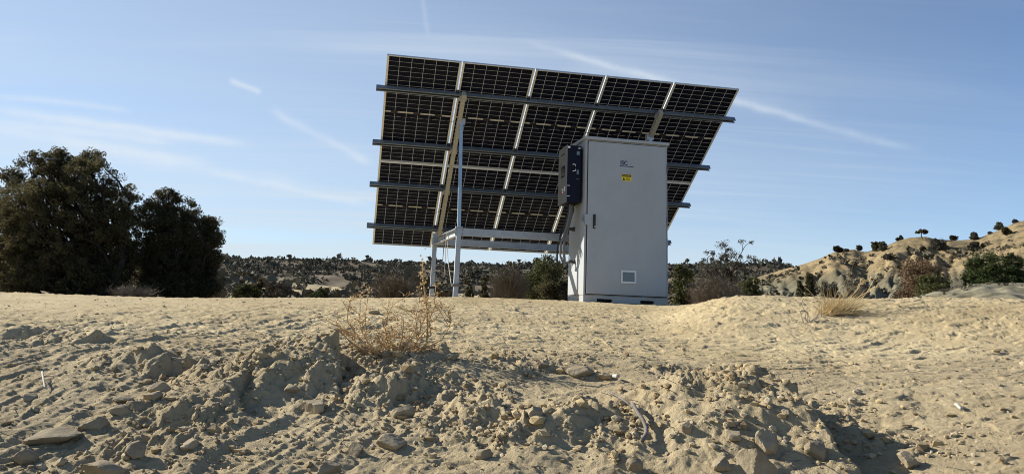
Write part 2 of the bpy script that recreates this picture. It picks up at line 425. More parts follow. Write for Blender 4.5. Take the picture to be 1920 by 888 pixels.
def rock_material():
    m, t, b = mat('sandstone', .9, .12)
    co = t.node('ShaderNodeTexCoord').outputs['Object']; oi = t.node('ShaderNodeObjectInfo')
    n = t.noise(co, 9, 7, .65, .3)
    c = t.ramp(n, [(.3, (.195, .155, .102)), (.5, (.285, .232, .155)), (.72, (.37, .305, .208))])
    hs = t.node('ShaderNodeHueSaturation'); t.put(hs.inputs['Color'], c)
    t.put(hs.inputs['Value'], t.math('ADD', .78, t.math('MULTIPLY', oi.outputs['Random'], .36)))
    t.put(b.inputs['Base Color'], hs.outputs[0])
    bp = t.node('ShaderNodeBump'); bp.inputs['Strength'].default_value = .7; bp.inputs['Distance'].default_value = .008
    t.put(bp.inputs['Height'], t.noise(co, 48, 7, .7)); t.put(b.inputs['Normal'], bp.outputs[0])
    return m

def galv(name, c, rough=.5, metal=.55):
    m, t, b = mat(name, rough, .5)
    co = t.node('ShaderNodeTexCoord').outputs['Object']
    v = t.node('ShaderNodeTexVoronoi'); t.put(v.inputs['Vector'], co); v.inputs['Scale'].default_value = 45
    n = t.noise(co, 5, 5, .6)
    f = t.math('ADD', t.math('MULTIPLY', v.outputs['Color'], .25), t.math('MULTIPLY', n, .8))
    t.put(b.inputs['Base Color'], t.ramp(f, [(.2, tuple(k * .7 for k in c)), (.75, tuple(min(1, k * 1.2) for k in c))]))
    t.put(b.inputs['Roughness'], t.math('ADD', rough - .12, t.math('MULTIPLY', n, .3)))
    b.inputs['Metallic'].default_value = metal
    return m

M_DIRT = dirt_material(); M_ROCK = rock_material()
def clod_material():
    m, t, b = mat('clod', .95, .08)
    g = t.node('ShaderNodeNewGeometry'); co = t.node('ShaderNodeTexCoord').outputs['Object']
    f = t.math('ADD', t.math('MULTIPLY', g.outputs['Random Per Island'], .7), t.math('MULTIPLY', t.noise(co, 60, 4, .6), .3))
    t.put(b.inputs['Base Color'], t.ramp(f, [(.12, (.17, .125, .075)), (.3, (.30, .225, .13)), (.55, (.41, .318, .178)), (.75, (.36, .30, .205)), (.92, (.43, .36, .25))]))
    bp = t.node('ShaderNodeBump'); bp.inputs['Strength'].default_value = .7; bp.inputs['Distance'].default_value = .006
    t.put(bp.inputs['Height'], t.noise(co, 120, 4, .7)); t.put(b.inputs['Normal'], bp.outputs[0])
    return m
M_CLOD = clod_material()
M_GALV = galv('galvanised_steel', (.36, .395, .43), .5, .35)
M_RAIL = galv('aluminium_rail', (.17, .20, .235), .50, .40)
M_STRUT = galv('strut_steel', (.32, .42, .52), .45, .6)
M_FRAME = plain('anodised_frame', (.62, .62, .60), .42, .5, .35, .06)
M_RAFTER = galv('rafter_steel', (.36, .35, .31), .55, .25)

def cell_material():
    m, t, b = mat('solar_cell', .30, .04)
    co = t.node('ShaderNodeTexCoord').outputs['Object']
    w = t.node('ShaderNodeTexWave', wave_type='BANDS', bands_direction='X'); t.put(w.inputs['Vector'], co); w.inputs['Scale'].default_value = 11.0
    oi = t.node('ShaderNodeNewGeometry')
    c = t.mix(oi.outputs['Random Per Island'], (.003, .005, .014, 1), (.007, .009, .020, 1))
    line = t.smooth(w.outputs[1], .93, 1.0)
    t.put(b.inputs['Base Color'], t.mix(t.math('MULTIPLY', line, .6), c, (.04, .04, .045, 1)))
    return m
M_CELL = cell_material()
def glass_back():
    # double glass with white ceramic grid between the cells; daylight comes through it
    m, t, b = mat('panel_glass', .35, .4)
    b.inputs['Base Color'].default_value = (.30, .295, .275, 1)
    tr = t.node('ShaderNodeBsdfTranslucent'); tr.inputs[0].default_value = (.43, .42, .39, 1)
    mx = t.node('ShaderNodeMixShader'); mx.inputs[0].default_value = .60
    t.l.new(b.outputs[0], mx.inputs[1]); t.l.new(tr.outputs[0], mx.inputs[2]); t.l.new(mx.outputs[0], t.n['Material Output'].inputs[0])
    return m
M_GLASS = glass_back()
def strip_mat():  # brighter than the glass: daylight through the centre gap put into the colour
    m, t, b = mat('daylit_gap', .5, .3); b.inputs['Base Color'].default_value = (.75, .70, .58, 1)
    tr = t.node('ShaderNodeBsdfTranslucent'); tr.inputs[0].default_value = (.85, .80, .66, 1)
    mx = t.node('ShaderNodeMixShader'); mx.inputs[0].default_value = .55
    t.l.new(b.outputs[0], mx.inputs[1]); t.l.new(tr.outputs[0], mx.inputs[2]); t.l.new(mx.outputs[0], t.n['Material Output'].inputs[0])
    return m
M_STRIP = strip_mat()
M_BLACK = plain('black_plastic', (.018, .018, .020), .45, .4)

def cabinet_paint():
    m, t, b = mat('cabinet_paint', .42, .4)
    co = t.node('ShaderNodeTexCoord').outputs['Object']
    n = t.noise(co, 2.5, 6, .6); s = t.node('ShaderNodeMapping'); t.put(s.inputs[0], co); s.inputs['Scale'].default_value = (14, 14, .8)
    st = t.noise(s.outputs[0], 2.0, 5, .7)
    sep = t.node('ShaderNodeSeparateXYZ'); t.put(sep.inputs[0], co)
    dust = t.math('MULTIPLY', t.math('SUBTRACT', 1.0, t.smooth(sep.outputs[2], .0, .45)), t.smooth(t.math('ADD', t.math('MULTIPLY', n, .6), t.math('MULTIPLY', st, .4)), .38, .66))
    c = t.ramp(n, [(.3, (.315, .335, .350)), (.7, (.355, .375, .390))])
    c = t.mix(t.math('MULTIPLY', t.smooth(st, .50, .78), .16), c, (.50, .48, .42, 1))
    c = t.mix(t.math('MULTIPLY', dust, .75), c, (.33, .27, .18, 1))
    t.put(b.inputs['Base Color'], c)
    t.put(b.inputs['Roughness'], t.math('ADD', .36, t.math('MULTIPLY', n, .2)))
    bp = t.node('ShaderNodeBump'); bp.inputs['Strength'].default_value = .06; bp.inputs['Distance'].default_value = .01
    t.put(bp.inputs['Height'], t.noise(co, 3.0, 3, .5)); t.put(b.inputs['Normal'], bp.outputs[0])
    return m
M_CAB = cabinet_paint()
M_TRIM = plain('white_trim', (.62, .63, .62), .4, .4, var=.05)
M_NAVY = plain('navy_paint', (.004, .005, .016), .45, .15)
M_GREY = plain('grey_paint', (.16, .165, .16), .5, .3)
M_WHITE = plain('white_print', (.75, .75, .74), .6, .3, var=.04)
M_INK = plain('dark_blue_ink', (.012, .022, .09), .6, .3, var=.04)
M_LOGO = plain('grey_green_ink', (.34, .37, .36), .6, .3, var=.05)
M_YEL = plain('yellow_print', (.72, .55, .02), .5, .3, var=.05)
M_RED = plain('red_print', (.45, .03, .02), .5, .3, var=.05)
M_SCREEN = plain('screen', (.012, .016, .016), .15, .6)
M_VENT = plain('vent_glass', (.12, .17, .20), .25, .5)
M_DARK = plain('dark_gap', (.02, .02, .022), .8, .1)
M_CABLE = plain('grey_conduit', (.13, .135, .14), .5, .35)
M_CABLE2 = plain('dark_conduit', (.035, .037, .042), .45, .35)
M_GLAND = plain('gland', (.05, .07, .06), .5, .3)
M_CORD = plain('cord', (.42, .38, .32), .8, .2)

G_DARK = [(.1, (.034, .031, .018)), (.45, (.070, .063, .031)), (.8, (.115, .098, .046)), (1.0, (.16, .125, .062))]
G_OLIVE = [(.1, (.028, .032, .012)), (.5, (.070, .074, .026)), (.9, (.125, .118, .048))]
G_MID = [(.1, (.022, .032, .012)), (.5, (.050, .068, .022)), (.9, (.090, .105, .038))]
G_FAR = [(.1, (.045, .044, .034)), (.5, (.080, .076, .055)), (.9, (.125, .112, .082))]
G_GREYB = [(.1, (.075, .060, .045)), (.5, (.135, .108, .080)), (.9, (.20, .165, .125))]
G_RUST = [(.1, (.070, .044, .026)), (.5, (.125, .080, .046)), (.9, (.185, .125, .072))]
G_STRAW = [(.1, (.46, .35, .17)), (.5, (.64, .50, .27)), (.9, (.76, .63, .38))]
G_WEED = [(.1, (.36, .235, .11)), (.5, (.54, .38, .19)), (.9, (.68, .51, .29))]
M_JUN = leafy('juniper_foliage', G_DARK, .45, .8, 1.4)
M_OLV = leafy('olive_foliage', G_OLIVE, .22, .8, 2.0)
M_MID = leafy('green_foliage', G_MID, .22, .8, 1.6)
M_FARV = leafy('far_foliage', G_FAR, .15, .85, .16)
M_GREYB = leafy('bare_twigs', G_GREYB, 0, .85, 2.0)
M_RUST = leafy('rust_foliage', G_RUST, .2, .85, 1.2)
M_HSCRUB = leafy('slope_brush', [(.1, (.070, .062, .042)), (.5, (.115, .10, .068)), (.9, (.17, .145, .098))], 0, .9, .4)
M_STRAW = leafy('straw', G_STRAW, .3, .8, 6)
M_WEED = leafy('dry_weed', G_WEED, .25, .8, 6)
M_BARK = plain('bark', (.032, .026, .021), .9, .1, 0, .4, 5, .6, 30)
M_DEADWOOD = plain('dead_wood', (.17, .15, .13), .85, .15, 0, .35, 30, .5, 80)
M_BONE = plain('bleached_wood', (.38, .355, .31), .8, .2, 0, .12, 40)

# ------------------------------------------------------------------ ground
def polar(rs, azs, zf, closed=False):
    A, Rr = np.meshgrid(np.radians(azs), rs)
    x = Rr * np.sin(A); y = Rr * np.cos(A); z = zf(x.ravel(), y.ravel()).reshape(x.shape)
    nr, na = x.shape
    V = np.stack([x, y, z], -1).reshape(-1, 3); i = np.arange(nr * na).reshape(nr, na)
    if closed: j = np.roll(i, -1, 1); F = np.stack([i[:-1], j[:-1], j[1:], i[1:]], -1)
    else: F = np.stack([i[:-1, :-1], i[:-1, 1:], i[1:, 1:], i[1:, :-1]], -1)
    return V, F.reshape(-1, 4)[:, ::-1], i

def geo(a, b, ratio):
    n = max(2, int(round(math.log(b / a) / ratio))); return np.geomspace(a, b, n, endpoint=False)
def make_ground():
    rs = np.concatenate([geo(.6, 2.3, .04), geo(2.3, 2.9, .006), geo(2.9, 6.5, .0018), geo(6.5, 11.5, .0030), geo(11.5, 17, .009), geo(17, 120, .02), geo(120, 6000, .12), [6000]])
    azs = np.concatenate([np.linspace(-39, 39, 900, endpoint=False), np.linspace(39, 60, 120, endpoint=False), np.linspace(60, 300, 60, endpoint=False), np.linspace(300, 321, 120, endpoint=False)])
    V, F, i = polar(rs, azs, H, True)
    n = len(V); c = np.array([[0, 0, -1.22]])
    fan = np.stack([np.full(len(azs), n), i[0], np.roll(i[0], -1)], -1)[:, ::-1]
    mb = MB(); mb.add(np.vstack([V, c]), F, fan)
    return tag(mb.build('ground', M_DIRT, smooth=True), kind='structure')
make_ground()

# ------------------------------------------------------------------ far land
def elev(px, py):
    D = ray(px, py); return math.degrees(math.atan2(D[0], D[1])), D[2] / math.hypot(D[0], D[1])
_sk = [elev(*p) for p in [(-300, 480), (0, 482), (415, 489), (600, 492), (780, 497), (900, 501), (1000, 501), (1290, 499), (1440, 501), (1560, 508), (2300, 540)]]
def mesa_h(x, y):
    r = np.hypot(x, y); az = np.degrees(np.arctan2(x, y))
    top = np.interp(az, [a for a, _ in _sk], [e for _, e in _sk]) * 300
    s = sstep(r, 115, 300) * .75 + .25 * np.clip((r - 115) / 185, 0, 1)
    zz = -3 + (top + 3) * s
    q = sstep(r, 118, 150) * (1 - sstep(r, 262, 300) * .7)
    zz = zz + q * (perlin(x / 45, y / 45, 7) * 2.0 + perlin(x / 16, y / 16, 8) * .8 + perlin(x / 6, y / 6, 9) * .3)
    return zz - sstep(r, 320, 700) * 8
def mesa_material():
    m, t, b = mat('mesa_soil', .95, .05)
    co = t.node('ShaderNodeTexCoord').outputs['Object']
    n = t.noise(co, .06, 8, .7); n2 = t.noise(co, .25, 6, .7)
    c = t.ramp(t.math('ADD', t.math('MULTIPLY', n, .5), t.math('MULTIPLY', n2, .5)), [(.36, (.075, .062, .045)), (.5, (.14, .112, .08)), (.66, (.25, .205, .15))])
    t.put(b.inputs['Base Color'], c)
    return m
M_MESA = mesa_material()
V, F, _ = polar(np.concatenate([np.linspace(112, 310, 110), np.linspace(320, 900, 20)]), np.linspace(-46, 48, 380), mesa_h)
mb = MB(); mb.add(V, F); tag(mb.build('mesa', M_MESA, smooth=True), kind='structure')

_rd = [elev(*p) for p in [(1290, 556), (1380, 532), (1430, 516), (1470, 504), (1505, 495), (1535, 485), (1562, 473), (1600, 467), (1622, 472), (1650, 466), (1680, 452), (1705, 445), (1735, 443), (1760, 449), (1800, 450), (1835, 446), (1860, 436), (1885, 426), (1905, 416), (1925, 412), (2050, 380), (2250, 350), (2500, 360)]]
R_RIDGE = 165.0
def hill_h(x, y):
    r = np.hypot(x, y); az = np.degrees(np.arctan2(x, y))
    top = np.interp(az, [a for a, _ in _rd], [e for _, e in _rd]) * R_RIDGE
    s = np.clip((r - 58) / (R_RIDGE - 58), 0, 1)
    prof = .62 * s + .38 * s ** 2.2
    zz = -1.5 + (top + 1.5) * prof
    # gullies down the slope and slumped benches
    env = np.sin(np.pi * np.clip(s, 0, 1)) ** .7
    g = np.abs(perlin(az / 2.6 + .6 * perlin(x / 25, y / 25, 92), r / 70, 91)); g2 = np.abs(perlin(az / .9, r / 26, 93))
    zz = zz + env * (-(1 - np.clip(g * 2.4, 0, 1)) * 1.2 - (1 - np.clip(g2 * 2.2, 0, 1)) * .6 + perlin(x / 18, y / 18, 94) * 1.4 + perlin(x / 7, y / 7, 95) * .8 + perlin(x / 2.6, y / 2.6, 96) * .75 + perlin(x / 1.1, y / 1.1, 90) * .32)
    knob = np.exp(-((az - 13.6 - 0) / 1.3) ** 2) * np.exp(-((r - 85) / 9) ** 2) * 1.6
    return zz + knob - sstep(r, R_RIDGE + 4, R_RIDGE + 120) * (top + 4)
def hill_material():
    m, t, b = mat('badland_clay', .95, .05)
    co = t.node('ShaderNodeTexCoord').outputs['Object']; sep = t.node('ShaderNodeSeparateXYZ'); t.put(sep.inputs[0], co)
    n = t.noise(co, .10, 8, .68, .5); n2 = t.noise(co, .5, 6, .7)
    h = t.math('ADD', t.math('MULTIPLY', sep.outputs[2], .072), t.math('MULTIPLY', t.math('SUBTRACT', n, .5), .55))
    c = t.ramp(h, [(.05, (.155, .140, .095)), (.30, (.170, .158, .110)), (.46, (.135, .120, .080)), (.62, (.25, .19, .105)), (.80, (.29, .22, .120)), (.95, (.23, .175, .098))])
    c = t.mix(t.math('MULTIPLY', t.smooth(n2, .46, .60), .65), c, (.085, .074, .050, 1))
    t.put(b.inputs['Base Color'], c)
    bp = t.node('ShaderNodeBump'); bp.inputs['Strength'].default_value = .8; bp.inputs['Distance'].default_value = .6
    t.put(bp.inputs['Height'], t.noise(co, .8, 6, .7)); t.put(b.inputs['Normal'], bp.outputs[0])
    return m
M_HILL = hill_material()
V, F, _ = polar(np.concatenate([np.linspace(56, R_RIDGE + 6, 170), np.linspace(R_RIDGE + 9, 330, 30)]), np.linspace(12.5, 56, 420), hill_h)
mb = MB(); mb.add(V, F); tag(mb.build('hill', M_HILL, smooth=True), kind='structure')

_md = [elev(*p) for p in [(1560, 575), (1640, 571), (1700, 562), (1745, 550), (1790, 540), (1830, 533), (1880, 531), (1930, 532), (2100, 525), (2400, 560)]]
def mound_h(x, y):
    r = np.hypot(x, y); az = np.degrees(np.arctan2(x, y))
    top = np.interp(az, [a for a, _ in _md], [e for _, e in _md]) * 34
    s = sstep(r, 17, 34)
    z = -.9 + (top + .9) * s + np.sin(np.pi * np.clip((r - 17) / 17, 0, 1)) * (perlin(x / 4, y / 4, 97) * .16 + perlin(x / 1.4, y / 1.4, 98) * .17 + perlin(x / .5, y / .5, 99) * .12)
    return z - sstep(r, 36, 60) * (top + 1.6)
M_MOUND = plain('grey_clay', (.165, .150, .105), .95, .05, 0, .6, 1.6, 1.0, 9)
V, F, _ = polar(np.concatenate([np.linspace(16, 36, 160), np.linspace(36.5, 62, 40)]), np.linspace(22, 52, 330), mound_h)
mb = MB(); mb.add(V, F); tag(mb.build('mound', M_MOUND, smooth=True), kind='structure')

def land(x, y):
    """the highest of the land sheets at a point"""
    x = np.atleast_1d(np.asarray(x, float)); y = np.atleast_1d(np.asarray(y, float))
    z = H(x, y, False); r = np.hypot(x, y); az = np.degrees(np.arctan2(x, y))
    z = np.where((r > 112) & (np.abs(az) < 46), np.maximum(z, mesa_h(x, y)), z)
    z = np.where((r > 56) & (r < 330) & (az > 12.5) & (az < 56), np.maximum(z, hill_h(x, y)), z)
    z = np.where((r > 16) & (r < 62) & (az > 22) & (az < 52), np.maximum(z, mound_h(x, y)), z)
    return z

# ------------------------------------------------------------------ plants
def rnd_dirs(rng, n):
    d = rng.normal(size=(n, 3)); return d / np.linalg.norm(d, axis=1, keepdims=True)
def leaf_quads(mb, C, size, rng, aspect=.5):
    """small leaf-sized faces at points C"""
    n = len(C); a = rnd_dirs(rng, n); b = np.cross(a, rnd_dirs(rng, n)); b /= np.linalg.norm(b, axis=1, keepdims=True) + 1e-9
    s = (size * rng.uniform(.6, 1.35, n))[:, None]
    a = a * s; b = b * s * aspect
    V = np.stack([C - a, C + b, C + a, C - b], 1).reshape(-1, 3)
    mb.add(V, np.arange(4 * n).reshape(n, 4))
def clumps(mb, centers, rad, per, size, rng, aspect=.5, squash=.8):
    n = len(centers); d = rnd_dirs(rng, n * per)
    rr = rng.uniform(0, 1, n * per) ** .45
    C = np.repeat(centers, per, 0) + d * (np.repeat(rad, per) * rr)[:, None] * np.array([1, 1, squash])
    leaf_quads(mb, C, size, rng, aspect)
def lobe_points(lobes, n, rng, shell=.55, zmin=None):
    """points in a union of ellipsoids (x,y,z,rx,ry,rz), thinner towards their middles"""
    L = np.array(lobes, float); w = (L[:, 3] * L[:, 5]) ** .62; k = rng.choice(len(L), n, p=w / w.sum())
    P = L[k, :3] + rnd_dirs(rng, n) * (shell + (1 - shell) * rng.uniform(0, 1, n) ** .7)[:, None] * L[k, 3:]
    if zmin is not None: P = P[P[:, 2] > zmin]
    return P
def limb(p0, p1, rng, bend=.12, k=6):
    p0 = np.array(p0, float); p1 = np.array(p1, float); t = np.linspace(0, 1, k)[:, None]
    L = np.linalg.norm(p1 - p0)
    off = rng.normal(size=3) * bend * L; off2 = rng.normal(size=(k, 3)) * .02 * L; off2[0] = off2[-1] = 0
    return p0 + (p1 - p0) * t + off * np.sin(math.pi * t) + off2
def juniper(name, px, d, mpp, lobes_px, base_py, label, group, seed, nclump, per, leaf, trunks, mat_=None, crad=.165):
    """a tree whose crown lobes are (px, py, radius px, depth offset m)"""
    rng = np.random.default_rng(seed)
    b = at_y(px, base_py, d); zb = float(land(b[0], b[1])[0]) - .05
    root = empty(name, (b[0], b[1], zb))
    tag(root, label, 'tree', group)
    def loc(qx, qy, off=0):
        P = at_y(qx, qy, d); return np.array([P[0] - b[0], off, P[2] - zb])
    lobes = []
    for (qx, qy, q, off) in lobes_px:
        c = loc(qx, qy, off); rr = q * mpp; lobes.append((*c, rr, rr * 1.0, rr * .92))
    mb = MB()
    P = lobe_points(lobes, nclump, rng, .50, .12)
    clumps(mb, P, rng.uniform(.55, 1.2, len(P)) * crad, per, leaf, rng, .45)
    mb.build('crown', mat_ or M_JUN, root)
    tb = MB(); main = []
    for (tx, tl, r0) in trunks:
        top = lobes[tl]; p = limb((tx, 0, -.1), np.array(top[:3]) * np.array([1, 1, .92]), rng, .06, 8)
        tb.tubes(p, np.linspace(r0, r0 * .3, 8), 8); main.append(p)
    for li, L in enumerate(lobes):
        for _ in range(5):
            m = main[rng.integers(len(main))]; s = m[rng.integers(1, 6)]
            q = np.array(L[:3]) + rnd_dirs(rng, 1)[0] * L[3] * rng.uniform(.3, .85)
            if q[2] < .3: continue
            p = limb(s, q, rng, .10, 6); tb.tubes(p, np.linspace(.05, .012, 6), 5)
            for _ in range(3):
                a = p[rng.integers(2, 5)]; e = a + (q - a) * .6 + rng.normal(size=3) * L[3] * .3
                tb.tubes(limb(a, e, rng, .12, 4), np.linspace(.02, .006, 4), 4)
    tb.build('trunk', M_BARK, root, smooth=True)
    return root

TREE_D = 19.0; MPP = TREE_D / FPX / .985
LG = 'big junipers at the left behind the bank'
juniper('juniper_tree', 150, TREE_D, MPP,
        [(132, 412, 122, .1), (120, 470, 138, .3), (128, 332, 50, 0), (75, 345, 48, .5), (180, 338, 46, -.3), (214, 378, 38, .2), (28, 385, 52, 0), (-25, 430, 55, .2), (95, 400, 64, -.7), (165, 415, 62, .5),
         (232, 425, 40, -.2), (50, 455, 58, -.4), (120, 470, 66, -.6), (205, 480, 50, .1), (245, 470, 26, .3), (20, 505, 56, 0), (85, 520, 52, -.7), (150, 520, 50, -.4), (205, 522, 40, 0), (-40, 500, 60, 0),
         (14, 330, 18, .2), (110, 300, 24, 0), (160, 296, 22, .3), (70, 308, 22, -.2)],
        550, 'largest juniper, a wide dome of dark foliage at the far left edge', LG, 3, 2300, 72, .030,
        [(.35, 10, .17), (-.1, 9, .15), (.6, 5, .12), (-.6, 7, .12), (.75, 11, .10)])
juniper('juniper_tree', 318, TREE_D + .8, MPP * 1.04,
        [(318, 440, 54, 0), (318, 490, 54, 0), (312, 378, 30, 0), (335, 392, 32, .2), (292, 405, 30, -.2), (352, 425, 30, 0), (322, 440, 40, -.3), (290, 460, 32, .2), (350, 470, 36, .1), (310, 500, 38, 0), (350, 515, 34, 0), (283, 515, 30, .1), (315, 528, 30, .2), (285, 538, 24, -.2), (345, 538, 26, -.3), (315, 542, 26, -.5)],
        552, 'middle juniper, a tall pointed crown right of the largest one', LG, 7, 860, 80, .030,
        [(0, 6, .11), (.15, 8, .10), (-.2, 7, .09)])
juniper('juniper_tree', 388, TREE_D + 1.4, MPP * 1.06,
        [(390, 421, 19, 0), (393, 445, 21, .1), (382, 470, 26, 0), (394, 485, 20, -.1), (377, 505, 27, .1), (388, 528, 22, 0), (365, 530, 20, .1), (378, 540, 22, -.3), (400, 540, 18, -.2), (360, 542, 18, -.4)],
        552, 'narrowest juniper, its slim crown at the right end of the three', LG, 9, 480, 80, .030,
        [(0, 2, .08), (-.1, 4, .08)])

def twig_fan(mb, n, w, h, rng, r0=.006, spread=1.0, k=4, flat=1.0, droop=0.0):
    """many thin stems rising from a base and spreading"""
    a = rng.uniform(0, 2 * math.pi, n); s = np.sqrt(rng.uniform(.02, 1, n)) * spread
    hh = h * rng.uniform(.55, 1.0, n) * (1 - .35 * s ** 2)
    tip = np.stack([np.cos(a) * s * w / 2, np.sin(a) * s * w / 2 * flat, hh], -1)
    base = tip * np.array([.22, .22, 0]) * rng.uniform(.3, 1.2, (n, 1))
    t = np.linspace(0, 1, k)[None, :, None]
    P = base[:, None] + (tip - base)[:, None] * t
    P[..., 2] = hh[:, None] * (t[..., 0] ** .85) - droop * h * t[..., 0] ** 3 * s[:, None]
    P[:, 1:] += rng.normal(size=(n, k - 1, 3)) * .03 * max(w, h) * t[:, 1:]
    mb.tubes(P, r0 * np.linspace(1, .35, k)[None] * rng.uniform(.6, 1.3, (n, 1)), 3, False)
    return P
def side_twigs(mb, P, m, L, rng, r=.003):
    n, k, _ = P.shape; i = rng.integers(0, n, m); j = rng.uniform(.35, 1, m) * (k - 1); j0 = np.minimum(j.astype(int), k - 2); f = (j - j0)[:, None]
    s = P[i, j0] * (1 - f) + P[i, j0 + 1] * f
    d = rnd_dirs(rng, m); d[:, 2] = np.abs(d[:, 2]) * .8 + .15
    e = s + d * L * rng.uniform(.4, 1.2, (m, 1)); mid = (s + e) / 2 + rng.normal(size=(m, 3)) * L * .08
    mb.tubes(np.stack([s, mid, e], 1), np.array([[r, r * .8, r * .5]]).repeat(m, 0), 3, False)
    return e

def place(px0, px1, top, d, sink=.05):
    """base point, width and height of a plant from its sides and top in the photo at distance d"""
    P = at_y((px0 + px1) / 2, top, d); z = float(land(P[0], P[1])[0])
    w = abs(at_y(px1, top, d)[0] - at_y(px0, top, d)[0])
    return (P[0], P[1], z - sink), w, P[2] - z + sink
def brush(name, px0, px1, top, d, label, group=None, seed=0, n=420, material=None, cat='bush', r0=.006, leaves=0, leafmat=None, tw=900):
    loc, w, h = place(px0, px1, top, d); rng = np.random.default_rng(seed)
    root = empty(name, loc); tag(root, label, cat, group)
    mb = MB(); P = twig_fan(mb, n, w, h, rng, r0 * d / 20); e = side_twigs(mb, P, tw, .16 * max(w, h) * .6, rng, .0035 * d / 20)
    mb.build('twigs', material or M_GREYB, root)
    if leaves:
        lb = MB(); k = rng.integers(0, len(e), leaves); leaf_quads(lb, e[k] + rng.normal(size=(leaves, 3)) * .04 * w, .016 * d / 20, rng)
        lb.build('foliage', leafmat, root)
    return root
def bush(name, px0, px1, top, d, label, group=None, seed=0, n=26, per=55, material=None, cat='bush', leaf=.028, lean=0.0, tall=False, trunk=True):
    """evergreen bush or small tree: leaf clumps over a trunk"""
    loc, w, h = place(px0, px1, top, d); rng = np.random.default_rng(seed)
    if name == 'hill_juniper': h = min(h, 1.15 * w)
    root = empty(name, loc); tag(root, label, cat, group)
    L = []
    if tall:
        for k in range(5):
            f = k / 4; L.append((rng.normal() * .05 * w, rng.normal() * .05 * w, h * (.18 + .64 * f), w * (.46 - .22 * f), w * (.46 - .22 * f), h * .19))
    else:
        for k in range(7):
            a = rng.uniform(0, 6.28); s = rng.uniform(.1, .55) * w / 2
            rr = w * rng.uniform(.22, .34); L.append((math.cos(a) * s, math.sin(a) * s * .8, h * rng.uniform(.30, .70), rr, rr, h * rng.uniform(.24, .32)))
        L.append((0, 0, h * .70, w * .27, w * .27, h * .30)); L.append((w * .05, 0, h * .30, w * .46, w * .40, h * .28))
    mb = MB(); P = lobe_points(L, int(n * 1.7), rng, .5, .04 * h)
    P[:, 2] = np.minimum(P[:, 2], h * .93)
    clumps(mb, P, rng.uniform(.6, 1.3, len(P)) * .13 * min(w, h * 1.1), int(per * 1.8), leaf * d / 20, rng, .5)
    mb.build('crown' if cat == 'tree' else 'foliage', material or M_OLV, root)
    if trunk:
        tb = MB()
        tb.tubes(limb((0, 0, -.1), (rng.normal() * .05 * w, 0, h * .7), rng, .05, 6), np.linspace(.035 * h, .01 * h, 6), 6)
        for q in P[rng.integers(0, len(P), 9)]:
            tb.tubes(limb((0, 0, h * rng.uniform(.05, .35)), q, rng, .1, 5), np.linspace(.014 * h, .005 * h, 5), 4)
        tb.build('trunk' if cat == 'tree' else 'stem', M_BARK, root, smooth=True)
    return root

# -- beyond the bank, left of the posts
brush('dry_bush', 205, 300, 532, 15.5, 'low grey bare brush at the foot of the big junipers', seed=21, n=260, tw=700)
brush('dry_bush', 395, 440, 524, 26, 'small dark brush just right of the narrowest juniper', seed=22, n=200)
bush('juniper_bush', 432, 492, 531, 27, 'low olive green bush beyond the bank, leaning left', seed=23, n=60, per=50)
bush('dark_bush', 474, 502, 520, 30, 'narrow dark bush beside the low olive green one', seed=24, n=30, per=50, material=M_JUN)
bush('brown_bush', 494, 556, 520, 30, 'brownish rounded bush right of the narrow dark one', seed=25, n=60, per=50, material=M_GREYB)
bush('sage_bush', 578, 624, 541, 24, 'small grey green sage bush alone beyond the bank', seed=26, n=36, per=50, material=M_OLV)
brush('rabbitbrush', 694, 790, 503, 17, 'tall tan rabbitbrush left of the array posts', seed=27, n=520, material=M_GREYB, tw=1500, leaves=1500, leafmat=M_RUST)
brush('dry_bush', 640, 700, 542, 18, 'low dry brush at the left foot of the tan rabbitbrush', seed=28, n=200)
bush('round_bush', 866, 891, 509, 27, 'small round dark bush between the posts and the shaded brush', seed=29, n=30, per=45, material=M_JUN)
bush('round_bush', 898, 919, 506, 36, 'smaller dark bush right of the round one behind the posts', seed=30, n=26, per=45, material=M_JUN)
brush('dry_bush', 812, 842, 538, 14.6, 'little rusty tuft of brush by the far post foot', seed=31, n=120, material=M_RUST, tw=300)
# -- in the shade behind the array
brush('shaded_brush', 915, 1000, 486, 18, 'dark tangled brush in the shade under the array', seed=32, n=520, r0=.008, material=M_GREYB, tw=1600, leaves=1400, leafmat=M_JUN)
bush('juniper_bush', 975, 1075, 474, 19, 'olive green juniper bush just left behind the cabinet', seed=33, n=130, per=60, material=M_OLV)
bush('dark_bush', 1000, 1070, 512, 16.5, 'dark low bush in front of the olive juniper behind the cabinet', seed=34, n=80, per=55, material=M_JUN)
brush('dry_bush', 920, 960, 536, 15.5, 'low twiggy brush at the left edge of the array shadow', seed=45, n=140, tw=300)
